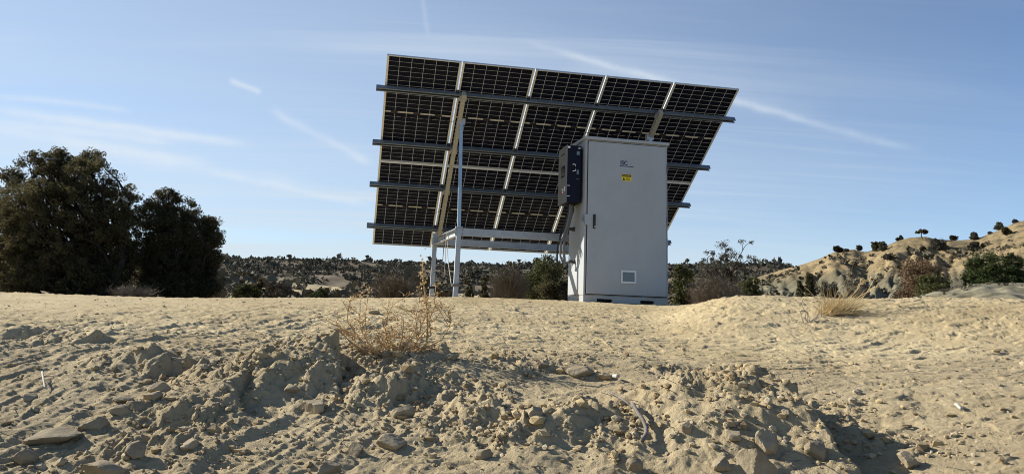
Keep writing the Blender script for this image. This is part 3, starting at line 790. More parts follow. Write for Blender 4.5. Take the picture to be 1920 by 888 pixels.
# -- right of the cabinet
bush('juniper_bush', 1254, 1300, 492, 20, 'green bush at the right edge of the cabinet', seed=35, n=60, per=55, material=M_OLV)
bush('pinyon_tree', 1276, 1302, 473, 27, 'small grey pinyon rising behind the green bush by the cabinet', seed=36, n=34, per=45, material=M_FARV, cat='tree')
def pinyon():
    d = 21.0; loc, w, h = place(1306, 1408, 453, d); rng = np.random.default_rng(37)
    root = empty('pinyon_tree', loc); tag(root, 'open crooked pinyon with bare limbs and sparse grey foliage', 'tree')
    tb = MB(); tips = []
    trunk = limb((.05 * w, 0, -.1), (.02 * w, 0, h * .5), rng, .08, 6); tb.tubes(trunk, np.linspace(.07, .045, 6), 7)
    for (fx, fz) in ((-.42, .72), (-.28, .80), (-.12, .90), (-.02, .98), (.12, .86), (.26, .74), (.40, .78), (.46, .60), (-.36, .58), (.05, .72), (.34, .90), (-.20, .66), (.20, .62)):
        e = np.array([fx * w, rng.normal() * .16 * w, fz * h]); p = limb(trunk[rng.integers(2, 6)], e, rng, .10, 6); tb.tubes(p, np.linspace(.035, .010, 6), 5)
        for _ in range(7):
            s = p[rng.integers(3, 6)]; q = s + rng.normal(size=3) * np.array([.10, .10, .07]) * w; tb.tubes(limb(s, q, rng, .1, 4), np.linspace(.010, .004, 4), 4); tips.append(q)
    mb = MB(); tips = np.array(tips); clumps(mb, tips, rng.uniform(.07, .17, len(tips)), 80, .022, rng)
    mb.build('crown', M_FARV, root); tb.build('trunk', M_BARK, root, smooth=True)
pinyon()
brush('rabbitbrush', 1284, 1392, 506, 17, 'broad reddish brown brush in front of the crooked pinyon', seed=38, n=620, material=M_GREYB, tw=2000, leaves=2600, leafmat=M_RUST)
bush('juniper_bush', 1384, 1434, 512, 19, 'dark green bush right of the reddish brown brush', seed=39, n=60, per=55, material=M_OLV)
brush('dry_bush', 1340, 1420, 530, 14, 'thin bare leaning twigs on the crest right of the cabinet', seed=40, n=90, tw=180)
bush('sage_bush', 1440, 1463, 534, 30, 'small grey bush left of the two dark columns', seed=41, n=24, per=45, material=M_FARV)
bush('cedar_tree', 1489, 1511, 513, 27, 'shorter dark cedar column at the foot of the hill', 'pair of dark cedars at the foot of the hill', seed=42, n=80, per=55, material=M_JUN, cat='tree', tall=True)
bush('cedar_tree', 1507, 1530, 508, 27.5, 'taller dark cedar column, right of its twin', 'pair of dark cedars at the foot of the hill', seed=43, n=90, per=55, material=M_JUN, cat='tree', tall=True)
bush('sage_bush', 1530, 1572, 528, 28, 'grey green bush right of the two dark columns', seed=44, n=44, per=50, material=M_FARV)
# -- foot of the hill
bush('russet_tree', 1674, 1782, 484, 46, 'broad tree with reddish brown and olive foliage below the hill', seed=46, n=190, per=60, material=M_RUST, cat='tree')
bush('juniper_bush', 1712, 1785, 512, 43, 'olive bush growing into the right of the reddish tree', seed=47, n=90, per=55, material=M_OLV)
bush('juniper_tree', 1803, 1880, 464, 45, 'left and broader one of two green junipers behind the mound', 'two green junipers behind the mound', seed=48, n=150, per=62, material=M_MID, cat='tree')
bush('juniper_tree', 1868, 1920, 468, 46, 'right and narrower one of two green junipers behind the mound', 'two green junipers behind the mound', seed=49, n=110, per=62, material=M_MID, cat='tree')
brush('dry_bush', 1762, 1808, 543, 27, 'purplish grey dry bush on the grey mound', seed=50, n=300, tw=700)
brush('dry_bush', 1575, 1625, 500, 58, 'bare grey shrub at the bottom of the hill slope', seed=51, n=160, tw=400)

# -- junipers on the hill: px sides, top, distance, label
HT = [(1562, 1580, 460, 150, 'round shrub at the left shoulder of the hill'), (1580, 1592, 466, 148, 'little shrub beside the round one on the left shoulder'),
      (1606, 1616, 458, 158, 'small pointed shrub on the low left crest'), (1632, 1650, 452, 140, 'scraggly juniper left of the notch in the crest'), (1645, 1662, 450, 142, 'scraggly juniper right of the notch in the crest'),
      (1650, 1686, 474, 118, 'wide dark juniper clump below the notch in the crest'), (1679, 1685, 442, 160, 'tiny bush on the bright knoll, left one'), (1685, 1693, 440, 161, 'tiny bush on the bright knoll, right one'),
      (1699, 1708, 461, 130, 'small cone shaped juniper under the umbrella tree'), (1725, 1736, 461, 130, 'small shrub between cone shaped juniper and large juniper'),
      (1740, 1772, 444, 125, 'large juniper right below the umbrella shaped tree'), (1765, 1780, 459, 122, 'low shrub at the right foot of the large hill juniper'),
      (1779, 1795, 441, 160, 'low dark bush on the middle of the crest'), (1816, 1833, 434, 150, 'round juniper on the crest right of the low bush'),
      (1812, 1838, 452, 125, 'grey juniper on the slope under the round crest one'), (1838, 1849, 456, 125, 'small round shrub halfway up the right slope'),
      (1852, 1860, 434, 155, 'tiny shrub near the top of the right slope'), (1863, 1881, 416, 160, 'tall round juniper on the right skyline'),
      (1876, 1894, 425, 148, 'round juniper just below the right skyline'), (1896, 1908, 411, 163, 'topmost small tree on the right skyline')]
HB_ = [473, 472, 465, 471, 471, 487, 449, 446, 471, 470, 470, 470, 449, 450, 471, 464, 439, 431, 442, 418]
def on_hill(px, py, rmin=60, rmax=R_RIDGE + 3):
    D = ray(px, py); t = np.linspace(rmin, rmax, 1200) / math.hypot(D[0], D[1]); zz = hill_h(D[0] * t, D[1] * t); s = D[2] * t
    k = np.argmax(s <= zz) if (s <= zz).any() else int(np.argmax(zz - s))
    return D[1] * t[k]
for k, (a, b, t, d, lab) in enumerate(HT):
    yd = on_hill((a + b) / 2, HB_[k])
    bush('hill_juniper', a, b, t, yd, lab, 'junipers dotted over the hill', seed=100 + k, n=60, per=40, material=M_FARV if k % 3 else M_JUN, cat='tree', leaf=.014)
def umbrella_tree():
    yd = on_hill(1728, 446); loc, w, h = place(1718, 1738, 430, yd); rng = np.random.default_rng(130)
    root = empty('umbrella_tree', loc); tag(root, 'lone umbrella shaped tree with bare trunk on the hill crest', 'tree', 'junipers dotted over the hill')
    mb = MB(); L = [(0, 0, h * .84, w * .5, w * .4, h * .14), (-w * .28, 0, h * .66, w * .28, w * .25, h * .11), (w * .2, 0, h * .62, w * .25, w * .2, h * .10)]
    clumps(mb, lobe_points(L, 36, rng, .4), np.full(36, .22), 40, .16, rng); mb.build('crown', M_JUN, root)
    tb = MB(); tb.tubes(limb((w * .1, 0, -.2), (0, 0, h * .8), rng, .1, 6), np.linspace(.12, .05, 6), 6); tb.build('trunk', M_BARK, root, smooth=True)
umbrella_tree()

def scatter_scrub(name, n, rmin, rmax, a0, a1, hf, size, seed, material, keep=None, tris=24):
    rng = np.random.default_rng(seed)
    r = np.sqrt(rng.uniform(rmin ** 2, rmax ** 2, n)); az = np.radians(rng.uniform(a0, a1, n)); x = r * np.sin(az); y = r * np.cos(az); z = hf(x, y)
    if keep is not None: m = keep(x, y, z); x, y, z = x[m], y[m], z[m]
    n = len(x); s = size * rng.lognormal(0, .48, n)
    C = np.stack([x, y, z + s * .40], -1); d = rnd_dirs(rng, n * tris)
    Pp = np.repeat(C, tris, 0) + d * (np.repeat(s, tris) * rng.uniform(.2, 1, n * tris) ** .5)[:, None] * np.array([.72, .72, .55])
    mb = MB(); a = rnd_dirs(rng, n * tris); b = np.cross(a, rnd_dirs(rng, n * tris)); ss = (np.repeat(s, tris) * .30)[:, None]
    V = np.stack([Pp - a * ss, Pp + b * ss, Pp + a * ss, Pp - b * ss], 1).reshape(-1, 3); mb.add(V, np.arange(len(V)).reshape(-1, 4))
    return mb.build(name, material)
o = scatter_scrub('mesa_scrub', 12000, 128, 306, -38, 32, mesa_h, .80, 61, M_FARV, lambda x, y, z: perlin(x / 30, y / 30, 62) + perlin(x / 9, y / 9, 63) * .5 > -.36, 16)
tag(o, 'dark scrub woodland covering the far mesa slope', 'scrub', kind='stuff')
o = scatter_scrub('hill_scrub', 1300, 62, 160, 14, 40, hill_h, .45, 64, M_HSCRUB, lambda x, y, z: perlin(x / 14, y / 14, 65) > -.05, 24)
tag(o, 'low dry brush dotted over the clay hill slopes', 'scrub', kind='stuff')
o = scatter_scrub('valley_scrub', 1500, 30, 125, -36, 22, lambda x, y: H(x, y, False), .55, 66, M_HSCRUB, lambda x, y, z: perlin(x / 10, y / 10, 67) > .0, 24)
tag(o, 'low dry brush on the flat ground before the mesa', 'scrub', kind='stuff')

o = scatter_scrub('mound_scrub', 1100, 17, 36, 23, 42, mound_h, .065, 68, M_HSCRUB, lambda x, y, z: perlin(x / 2.5, y / 2.5, 69) > -.1, 20)
tag(o, 'tiny dry plants speckling the grey mound', 'scrub', kind='stuff')

# ------------------------------------------------------------------ solar array
AO = np.array([-2.6275, 14.1828, 1.0734]); YAW = .18256; TILT = .59377
EV = np.array([math.cos(YAW), math.sin(YAW), 0]); UV = math.cos(TILT) * np.array([math.sin(YAW), -math.cos(YAW), 0]) + math.sin(TILT) * np.array([0, 0, 1.])
BN = np.cross(EV, UV)                       # out of the panels' backs, towards the camera and the ground
PW, PL, GAP = 1.134, 2.278, .02
AW = 5 * PW + 4 * GAP
pc = AO + EV * AW / 2
array = empty('solar_array', (pc[0], pc[1] - 1.8, .12))
tag(array, 'tilted ground mounted solar array seen from behind, on a steel frame', 'solar panels')
A0 = np.array(array.location)
def AM(a, b, c): return AO + EV * a + UV * b + BN * c - A0
ABASIS = np.stack([EV, UV, BN])             # rows: local (a,b,c) -> world
def pbuild(mb, name, m, parent, **k): return mb.build(name, m, parent, **k)

CELLW, CELLH, CG = .1825, .0915, .0065
cell_me = None; big_cells = MB(); n_cells = 0
BM = Matrix(((EV[0], UV[0], BN[0]), (EV[1], UV[1], BN[1]), (EV[2], UV[2], BN[2])))
for row in (1, 0):
    for c in range(5):
        a0 = c * (PW + GAP); b0 = row * (PL + GAP)
        panel = empty('solar_panel', AM(a0, b0, 0)); panel.parent = array
        panel.rotation_euler = BM.to_euler()
        # local axes now: x along the row, y up the slope, z out of the back
        f = MB(); t, dp = .012, .034
        f.span((0, 0, -dp), (PW, t, 0)); f.span((0, PL - t, -dp), (PW, PL, 0)); f.span((0, t, -dp), (t, PL - t, 0)); f.span((PW - t, t, -dp), (PW, PL - t, 0))
        f.span((t, t, -.002), (t + .02, PL - t, 0)); f.span((PW - t - .02, t, -.002), (PW - t, PL - t, 0))
        f.build('frame', M_FRAME, panel, bevel=0)
        g = MB(); g.span((t, t, -dp + .003), (PW - t, PL - t, -dp + .010)); g.build('glass', M_GLASS, panel)
        cs = MB(); cs.span((t + .022, PL / 2 - .010, -dp + .0102), (PW - t - .022, PL / 2 + .010, -dp + .0122)); cs.build('daylit_centre_gap', M_STRIP, panel)  # strip laid over the glass, its bright colour standing in for daylight
        for q in (.16, .48, .79):
            j = MB(); j.span((PW * q - .055, PL / 2 - .020, -dp + .0105), (PW * q + .055, PL / 2 + .012, -dp + .030)); j.build('junction_box', M_BLACK, panel, bevel=.003)
        x0 = (PW - 6 * CELLW - 5 * .0045) / 2
        for half in (1, 0):
            y0 = (PL / 2 + .014) if half else .026
            ph = (PL / 2 - .040) / 12
            for rr in range(11, -1, -1):
                for cc in range(6):
                    lx = x0 + cc * (CELLW + .0045); ly = y0 + rr * ph; lz = -dp + .0105
                    if row == 1 and half == 1 and rr >= 2:
                        if cell_me is None:
                            m_ = MB(); m_.span((0, 0, 0), (CELLW - .002, ph - CG, .0025)); co_ = m_.build('solar_cell', M_CELL, panel, loc=(lx, ly, lz)); cell_me = co_.data
                        else:
                            co_ = bpy.data.objects.new('solar_cell', cell_me); col.objects.link(co_); co_.parent = panel; co_.location = (lx, ly, lz)
                    else:
                        big_cells.span((a0 + lx, b0 + ly, lz), (a0 + lx + CELLW - .002, b0 + ly + ph - CG, lz + .0025), ABASIS, AO - A0)
tag(big_cells.build('solar_cell_grid', M_CELL, array), kind='stuff')

# rails: hat channels across the backs, a little longer than the array
for b in (.61, 1.745, 2.775, 3.955):
    mb = MB(); w, h, t = .068, .078, .006
    prof = [(-w / 2, h), (-w / 2, 0), (w / 2, 0), (w / 2, h), (w / 2 - .018, h), (w / 2 - .018, h - t), (w / 2 - t, h - t), (w / 2 - t, t), (-w / 2 + t, t), (-w / 2 + t, h - t), (-w / 2 + .018, h - t), (-w / 2 + .018, h)]
    mb.sweep(prof, AM(-.13, b, .003), EV, UV, BN, AW + .29)
    mb.build('rail', M_RAIL, array)
    for k in range(1, 5):                   # clamps where the panels meet
        cl = MB(); cl.box((k * (PW + GAP) - GAP / 2, b + .055, .02), (.05, .03, .045), ABASIS, AO - A0); cl.build('clamp', M_BLACK, array)
for a in (1.235, 4.52):
    mb = MB(); mb.span((a - .034, .50, .092), (a + .034, 4.08, .18), ABASIS, AO - A0); mb.build('rafter', M_RAFTER, array, bevel=.004)
    for b in (.61, 1.745, 2.775, 3.955):
        br = MB(); br.span((a - .058, b - .05, .0905), (a - .037, b + .05, .13), ABASIS, AO - A0); br.span((a + .037, b - .05, .0905), (a + .058, b + .05, .13), ABASIS, AO - A0)
        br.build('bracket', M_GALV, array)
# posts, beams and struts, level and plumb
PN = np.array([-.78, 11.42]); PF = np.array([-1.345, 13.42]); E2 = EV[:2]; N2 = np.array([-E2[1], E2[0]])
HB = np.array([[E2[0], E2[1], 0], [N2[0], N2[1], 0], [0, 0, 1]])
def post(p, z0, z1, w, m, name):
    mb = MB(); t = .006; h = w / 2
    prof = [(-h, -h), (h, -h), (h, h), (-h, h)]
    mb.sweep(prof, np.array([p[0], p[1], z0]) - A0, (0, 0, 1), (E2[0], E2[1], 0), (N2[0], N2[1], 0), z1 - z0)
    return mb.build(name, m, array, bevel=.004)
SPAN = 3.40; ZB0, ZB1 = 1.05, 1.17
near = [PN, PN + E2 * SPAN]; farp = [PF, PF + E2 * SPAN]
for k, p in enumerate(near + farp):
    z0 = h1(p[0], p[1]) - .3
    post(p, z0, ZB0 if k < 2 else ZB1 + .09, .076, M_GALV, 'post')
    c = MB(); zc = h1(p[0], p[1]) + .19; 
    c.box((0, 0, 0), (.125, .125, .035), HB, np.array([p[0], p[1], zc]) - A0); c.box((.05, -.075, 0), (.02, .04, .02), HB, np.array([p[0], p[1], zc]) - A0)
    c.build('post_clamp', M_DEADWOOD if k == 0 else M_BLACK, array, bevel=.003)
def beam(p, q, z0, z1, w, name, ext=.04):
    d = (q - p); L = np.linalg.norm(d); d = d / L; n = np.array([-d[1], d[0]])
    mb = MB(); h = z1 - z0; t = .007
    prof = [(-w / 2, 0), (w / 2, 0), (w / 2, t), (-w / 2 + t, t), (-w / 2 + t, h - t), (w / 2, h - t), (w / 2, h), (-w / 2, h)]
    s = p - d * ext
    mb.sweep(prof, np.array([s[0], s[1], z0]) - A0, (d[0], d[1], 0), (n[0], n[1], 0), (0, 0, 1), L + 2 * ext)
    return mb.build(name, M_GALV, array)
beam(near[0], near[1], ZB0 + .002, ZB1, .07, 'beam', .06)
beam(farp[0] - N2 * .085, farp[1] - N2 * .085, ZB0 - .004, ZB1 - .005, .07, 'beam', .06)
for k in (0, 1):
    d = (farp[k] - near[k]); d /= np.linalg.norm(d)
    beam(near[k] + d * .05, farp[k] - d * .145, ZB0, ZB1 + .003, .07, 'side_beam', 0)
    # strut from the frame corner up to the rafter
    a = (1.265, 4.50)[k]; top = AO + EV * a + UV * 3.50 + BN * .155
    mb = MB(); bot = np.array([near[k][0], near[k][1], ZB1 + .002])
    dd = top - bot; L = np.linalg.norm(dd); dd /= L; u = np.array([E2[0], E2[1], 0]); u = u - dd * (u @ dd); u /= np.linalg.norm(u); v = np.cross(dd, u)
    h = .026; prof = [(-h, -h), (h, -h), (h, h), (h - .012, h), (h - .012, h - .006), (h - .006, h - .006), (h - .006, -h + .006), (-h + .006, -h + .006), (-h + .006, h - .006), (-h + .012, h - .006), (-h + .012, h), (-h, h)]
    mb.sweep(prof, bot - A0, dd, u, v, L); mb.build('strut', M_STRUT, array)
    bp = MB(); bp.box((0, 0, 0), (.11, .11, .012), HB, bot + np.array([0, 0, .008]) - A0); bp.build('base_plate', M_GALV, array)
    tb = MB(); tb.box((0, 0, 0), (.12, .10, .09), HB, top - A0 + np.array([0, .02, .0])); tb.build('strut_bracket', M_GALV, array)
# loose cords hanging from the side beam
for k in (0, 1):
    for dx in (-.055, .055):
        for zz in (ZB0 + .03, ZB1 - .03):
            q = near[k] + E2 * dx - N2 * .037
            mb = MB(); mb.tubes([np.array([q[0], q[1], zz]) - A0, np.array([*(q - N2 * .014), zz]) - A0], np.array([.011, .011]), 6); mb.build('bolt', M_RAIL, array)
for b0, sag in ((PL * .5, .05), (PL * 1.5 + GAP, .06)):
    for c in range(5):
        for k in range(3):
            a1 = c * (PW + GAP) + PW * (.16, .48, .79)[k]; a2 = a1 + PW * .33
            if a2 > AW: continue
            t_ = np.linspace(0, 1, 9); mb = MB()
            mb.tubes(np.array([AO + EV * (a1 + (a2 - a1) * u) + UV * (b0 - .02) + BN * .0 + np.array([0, 0, -sag * 4 * u * (1 - u)]) - A0 for u in t_]), np.full(9, .0045), 5); mb.build('panel_cable', M_BLACK, array)
rngc = np.random.default_rng(5)
sb = near[0] + (farp[0] - near[0]) * .45
def cord(name, pts, r, m, label, cat='cord', group=None):
    """a smooth cable through the given points"""
    pts = np.array(pts, float); n = len(pts); t = np.linspace(0, n - 1, (n - 1) * 8 + 1); P = np.zeros((len(t), 3))
    Q = np.vstack([2 * pts[0] - pts[1], pts, 2 * pts[-1] - pts[-2]])
    for i, u in enumerate(t):
        k = min(int(u), n - 2); f = u - k; p0, p1, p2, p3 = Q[k:k + 4]
        P[i] = .5 * ((2 * p1) + (-p0 + p2) * f + (2 * p0 - 5 * p1 + 4 * p2 - p3) * f * f + (-p0 + 3 * p1 - 3 * p2 + p3) * f ** 3)
    o = P[0].copy(); mb = MB(); mb.tubes(P - o, np.full((1, len(P)), r)[0], 8); ob = mb.build(name, m, smooth=True, loc=o)
    return tag(ob, label, cat, group)
S3 = np.array([sb[0], sb[1], ZB0 + .06]); gnd = h1(near[0][0] - .1, near[0][1] + .25)
CG_ = 'loose cords hanging from the side beam'
cord('hanging_cord', [S3 + [-.045, .05, .06], S3 + [-.05, .05, -.05], S3 + [-.055, .06, -.35], S3 + [-.065, .07, -.62]], .006, M_CABLE2, 'short dark cord hanging straight down from the side beam', 'cord', CG_)
cord('hanging_cord', [S3 + [.04, -.02, .08], S3 + [.02, -.03, -.06], S3 + [.05, -.25, -.35], S3 + [.12, -.55, -.62], (near[0][0] - .07, near[0][1] - .03, gnd + .20)], .006, M_CORD, 'pale cord slanting from the side beam to the near post foot', 'cord', CG_)
cord('hanging_cord', [S3 + [.0, -.08, .08], S3 + [-.01, -.09, -.1], S3 + [.0, -.09, -.4], S3 + [-.005, -.09, -.66]], .004, M_CORD, 'thin pale cord dangling beside the slanting one', 'cord', CG_)

# ------------------------------------------------------------------ cabinet
CW, CD, CH = 1.266, .83, 2.385
c0 = np.array([1.08, 10.40, .10]); cex = np.array([EV[0], EV[1], 0]); cey = np.array([-EV[1], EV[0], 0])
cbase = c0 + cex * CW / 2
cab = empty('battery_cabinet', tuple(cbase), YAW)
tag(cab, 'tall white steel equipment cabinet standing in front of the solar array', 'cabinet')
hw = CW / 2
mb = MB()
mb.span((-hw, .0, .10), (hw, CD, CH - .045)); mb.build('body', M_CAB, cab, bevel=.006)
mb = MB()                                                        # plinth with fork pockets left open
zt = .0975
mb.span((-hw + .002, .004, -.12), (-hw + .20, CD - .004, zt)); mb.span((-hw + .43, .004, -.12), (hw - .42, CD - .004, zt)); mb.span((hw - .21, .004, -.12), (hw - .002, CD - .004, zt))
for (xa, xb) in ((-hw + .2005, -hw + .4295), (hw - .4195, hw - .2105)):
    mb.span((xa, .005, .055), (xb, CD - .005, zt - .0005)); mb.span((xa, .005, -.12), (xb, CD - .005, -.035))
mb.build('plinth', M_CAB, cab)
for (xa, xb) in ((-hw + .201, -hw + .429), (hw - .419, hw - .211)):
    mb = MB(); mb.span((xa, .06, -.0345), (xb, CD - .06, .0545)); mb.build('pocket_shade_block', M_DARK, cab)  # near-black block fills the open pocket, standing in for its inner shade
mb = MB()                                                        # roof with a drip lip, sloping a little to the back
V = [(-hw - .02, -.045, CH - .050), (hw + .02, -.045, CH - .050), (hw + .02, CD + .03, CH - .040), (-hw - .02, CD + .03, CH - .040),
     (-hw - .02, -.045, CH - .006), (hw + .02, -.045, CH - .006), (hw + .02, CD + .03, CH + .028), (-hw - .02, CD + .03, CH + .028)]
mb.add(V, [[3, 2, 1, 0], [4, 5, 6, 7], [0, 1, 5, 4], [1, 2, 6, 5], [2, 3, 7, 6], [3, 0, 4, 7]]); mb.build('roof', M_CAB, cab, bevel=.004)
DX0, DX1, DZ0, DZ1 = -hw + .040, hw - .030, .118, CH - .075
mb = MB(); mb.span((DX0 - .010, -.003, DZ0 - .010), (DX1 + .010, .001, DZ1 + .010)); mb.build('door_gap_line', M_DARK, cab)  # dark sheet behind the door that draws the gap line around it
mb = MB(); mb.span((DX0, -.026, DZ0), (DX1, -.0032, DZ1)); door = mb.build('door', M_CAB, cab, bevel=.005)
for zz in (.42, 1.2, 1.98):
    mb = MB(); mb.tubes([(DX1 + .012, -.020, zz - .06), (DX1 + .012, -.020, zz + .06)], np.array([.010, .010]), 10); mb.build('hinge', M_RAIL, cab, smooth=False)
def X(px): return (px - 1094) / 157 * CW - hw          # photo column on the front to local x
def Z(py): return (566 - py) / 311 * CH                 # photo row on the front to local z
def dz(x): return (x + hw) / CW * 7                     # the picture's rows drop to the right
mb = MB(); mb.box((X(1111.2), -.031, Z(418)), (.040, .010, .205)); han = mb.build('handle', M_BLACK, door, bevel=.004)
mb = MB(); mb.box((X(1111.4), -.043, Z(420)), (.022, .014, .16)); mb.build('grip', M_BLACK, han, bevel=.005)
mb = MB(); mb.tubes([(X(1111.8), -.037, Z(428)), (X(1111.8), -.053, Z(428))], np.array([.010, .010]), 12); mb.build('lock', M_FRAME, han)
mb = MB(); mb.span((-hw - .012, -.030, Z(425)), (X(1105.5), -.0262, Z(405))); hasp = mb.build('hasp', M_CAB, cab, bevel=.002)
mb = MB(); mb.span((-hw - .016, -.03, Z(424)), (-hw - .0002, .05, Z(406))); mb.build('hasp_fold', M_CAB, hasp, bevel=.002)
mb = MB(); mb.box((-hw - .026, -.005, Z(415)), (.02, .035, .05)); mb.tubes([(-hw - .026, -.015, Z(411)), (-hw - .026, -.012, Z(407)), (-hw - .026, .004, Z(407)), (-hw - .026, .007, Z(411))], np.full(4, .004), 6)
mb.build('padlock', M_RAIL, cab, bevel=.003)
# small window low on the door
vx0, vx1, vz0, vz1 = X(1161), X(1189.5), Z(527 + 2), Z(502 + 3)
mb = MB(); t = .026
mb.span((vx0, -.042, vz0), (vx1, -.0262, vz0 + t)); mb.span((vx0, -.042, vz1 - t), (vx1, -.0262, vz1)); mb.span((vx0, -.042, vz0 + t), (vx0 + t, -.0262, vz1 - t)); mb.span((vx1 - t, -.042, vz0 + t), (vx1, -.0262, vz1 - t))
win = mb.build('vent_frame', M_TRIM, door, bevel=.002)
mb = MB(); mb.span((vx0 + t, -.032, vz0 + t), (vx1 - t, -.0262, vz1 - t))
mb.build('vent_screen', M_VENT, win)
mb = MB()
for k in range(14):
    zz = vz0 + t + (vz1 - vz0 - 2 * t) * (k + .5) / 14; mb.span((vx0 + t, -.036, zz - .003), (vx1 - t, -.0322, zz + .003))
tag(mb.build('louvre', M_VENT, win), kind='stuff')

def text_obj(s, size, name, m, parent, loc, rot=(math.pi / 2, 0, 0), depth=.0004, width=None, bold=0.0):
    cu = bpy.data.curves.new(name, 'FONT'); cu.body = s; cu.size = size; cu.extrude = depth; cu.align_x = 'LEFT'; cu.offset = bold; cu.resolution_u = 3
    tmp = bpy.data.objects.new('tmp', cu); col.objects.link(tmp); bpy.context.view_layer.update()
    me = bpy.data.meshes.new_from_object(tmp.evaluated_get(bpy.context.evaluated_depsgraph_get()))
    bpy.data.objects.remove(tmp); me.materials.clear(); me.materials.append(m); me.name = name
    o = bpy.data.objects.new(name, me); col.objects.link(o); o.parent = parent; o.location = loc; o.rotation_euler = rot
    if width:
        xs = [v.co.x for v in me.vertices]; k = width / (max(xs) - min(xs)); o.scale = (k, 1, 1)
    return o
YF = -.0266
lx, lz = X(1159), Z(306)
text_obj('ISC', .086, 'logo_text', M_INK, door, (lx, YF, lz), bold=.0026, width=X(1172.3) - X(1159))
mb = MB(); mb.span((X(1157.8), YF - .0004, Z(309.4)), (X(1184.2), YF, Z(307.9))); mb.build('logo_line', M_INK, door)
mb = MB(); ex, ez = X(1179.2), Z(302)
for ring, n in ((0.0, 1), (.010, 6), (.020, 11), (.029, 15)):
    for k in range(n):
        a = 2 * math.pi * k / n + ring * 40
        mb.tubes([(ex + ring * math.cos(a), YF + .0002, ez + ring * math.sin(a)), (ex + ring * math.cos(a), YF - .0006, ez + ring * math.sin(a))], np.full(2, .0034), 6)
mb.build('logo_emblem', M_LOGO, door)
sx0, sx1, sz0, sz1 = X(1162), X(1180.3), Z(337), Z(324)
mb = MB(); mb.span((sx0, YF - .0005, sz0), (sx1, YF, sz1)); stk = mb.build('warning_sticker', M_YEL, door)
zh = sz0 + (sz1 - sz0) * .60
mb = MB(); mb.span((sx0 + .004, YF - .0009, zh), (sx1 - .004, YF - .0005, sz1 - .004)); mb.build('sticker_band', M_DARK, stk)
text_obj('WARNING', .036, 'sticker_text', M_YEL, stk, (sx0 + .010, YF - .0011, zh + .006), width=sx1 - sx0 - .020)
mb = MB()                                                        # warning triangle and lines of small print
mb.add([(sx0 + .010, YF - .0008, sz0 + .010), (sx0 + .052, YF - .0008, sz0 + .010), (sx0 + .031, YF - .0008, zh - .006), (sx0 + .010, YF - .0004, sz0 + .010), (sx0 + .052, YF - .0004, sz0 + .010), (sx0 + .031, YF - .0004, zh - .006)],
       [[0, 1, 2], [3, 5, 4]], [[0, 3, 4, 1], [1, 4, 5, 2], [2, 5, 3, 0]])
for k in range(3): mb.span((sx0 + .062, YF - .0008, sz0 + .012 + k * .013), (sx1 - .012 - .01 * (k % 2), YF - .0005, sz0 + .018 + k * .013))
mb.build('sticker_print', M_DARK, stk)
# cable entries on the left side
ent = []
for (yy, zz) in ((.52, Z(427)), (.46, Z(490))):
    mb = MB(); mb.tubes([(-hw - .0, yy, zz), (-hw - .03, yy, zz), (-hw - .032, yy, zz), (-hw - .085, yy, zz)], np.array([.034, .034, .024, .024]), 10); mb.build('cable_gland', M_GLAND, cab, smooth=False)
    ent.append(cbase + cex * (-hw - .08) + cey * yy + np.array([0, 0, zz]))

# ------------------------------------------------------------------ inverter on the cabinet's left side
iz0, iz1 = .10 + Z(383) - .02, .10 + Z(272) - .0
ib = c0 + cey * .10; IDEP, IW, IH = .255, .47, .845
iz0 = iz1 - IH
# local frame: x outwards (left), y along the cabinet side to the back, z up
inv = empty('inverter', (ib[0], ib[1], iz0), YAW)
tag(inv, 'navy and grey inverter box mounted on the left side of the white cabinet', 'inverter')
mb = MB(); mb.span((-.030, .05, .04), (-.0085, IW - .05, IH - .04)); mb.build('bracket', M_DARK, inv)
mb = MB(); mb.span((-IDEP + .012, 0, 0), (-.0305, IW, IH)); ibody = mb.build('body', M_NAVY, inv, bevel=.008)
mb = MB(); mb.span((-IDEP, -.002, -.002), (-IDEP + .0118, IW + .002, IH + .002)); face = mb.build('front_cover', M_GREY, inv, bevel=.003)
mb = MB(); mb.span((-IDEP - .004, .10, IH * .46), (-IDEP - .0002, .29, IH * .66)); scr = mb.build('screen', M_SCREEN, face)
mb = MB(); mb.span((-IDEP - .005, .14, IH * .52), (-IDEP - .0042, .25, IH * .60)); mb.build('display', M_GLAND, scr)
mb = MB(); mb.span((-IDEP - .0006, .12, IH * .865), (-IDEP - .0002, .35, IH * .885)); mb.build('cover_mark', M_DARK, face)
for (ya, yb, za, zb, m) in ((.05, .12, .215, .232, M_WHITE), (.06, .10, .17, .205, M_WHITE), (.16, .25, .20, .217, M_WHITE), (.17, .22, .155, .185, M_WHITE), (.27, .38, .165, .182, M_RED)):
    mb = MB(); mb.span((-IDEP - .0008, ya, za), (-IDEP - .0002, yb, zb)); mb.build('front_label', m, face)
mb = MB(); hx = -.130; mb.tubes([(hx - .03, 0, IH * .66), (hx - .03, -.03, IH * .66), (hx, -.035, IH * .655), (hx, -.035, IH * .545), (hx - .03, -.03, IH * .54), (hx - .03, 0, IH * .54)], np.full(6, .0075), 8)
mb.build('carry_handle', M_WHITE, ibody, smooth=True)
for (xa, xb, za, zb, m) in ((-.242, -.205, IH - .045, IH - .016, M_WHITE), (-.240, -.200, .238, .246, M_WHITE), (-.240, -.200, .083, .091, M_WHITE), (-.105, -.06, IH - .14, IH - .085, M_VENT), (-.100, -.07, IH * .49, IH * .57, M_VENT), (-.105, -.06, IH * .405, IH * .412, M_VENT), (-.08, -.05, IH - .05, IH - .043, M_WHITE), (-.08, -.05, IH - .03, IH - .023, M_WHITE)):
    mb = MB(); mb.span((xa, -.0008, za), (xb, -.0001, zb)); mb.build('side_label', m, ibody)
mb = MB(); mb.span((-.17, .08, -.014), (-.05, .32, -.0002)); mb.build('conduit_plate', M_DARK, ibody)
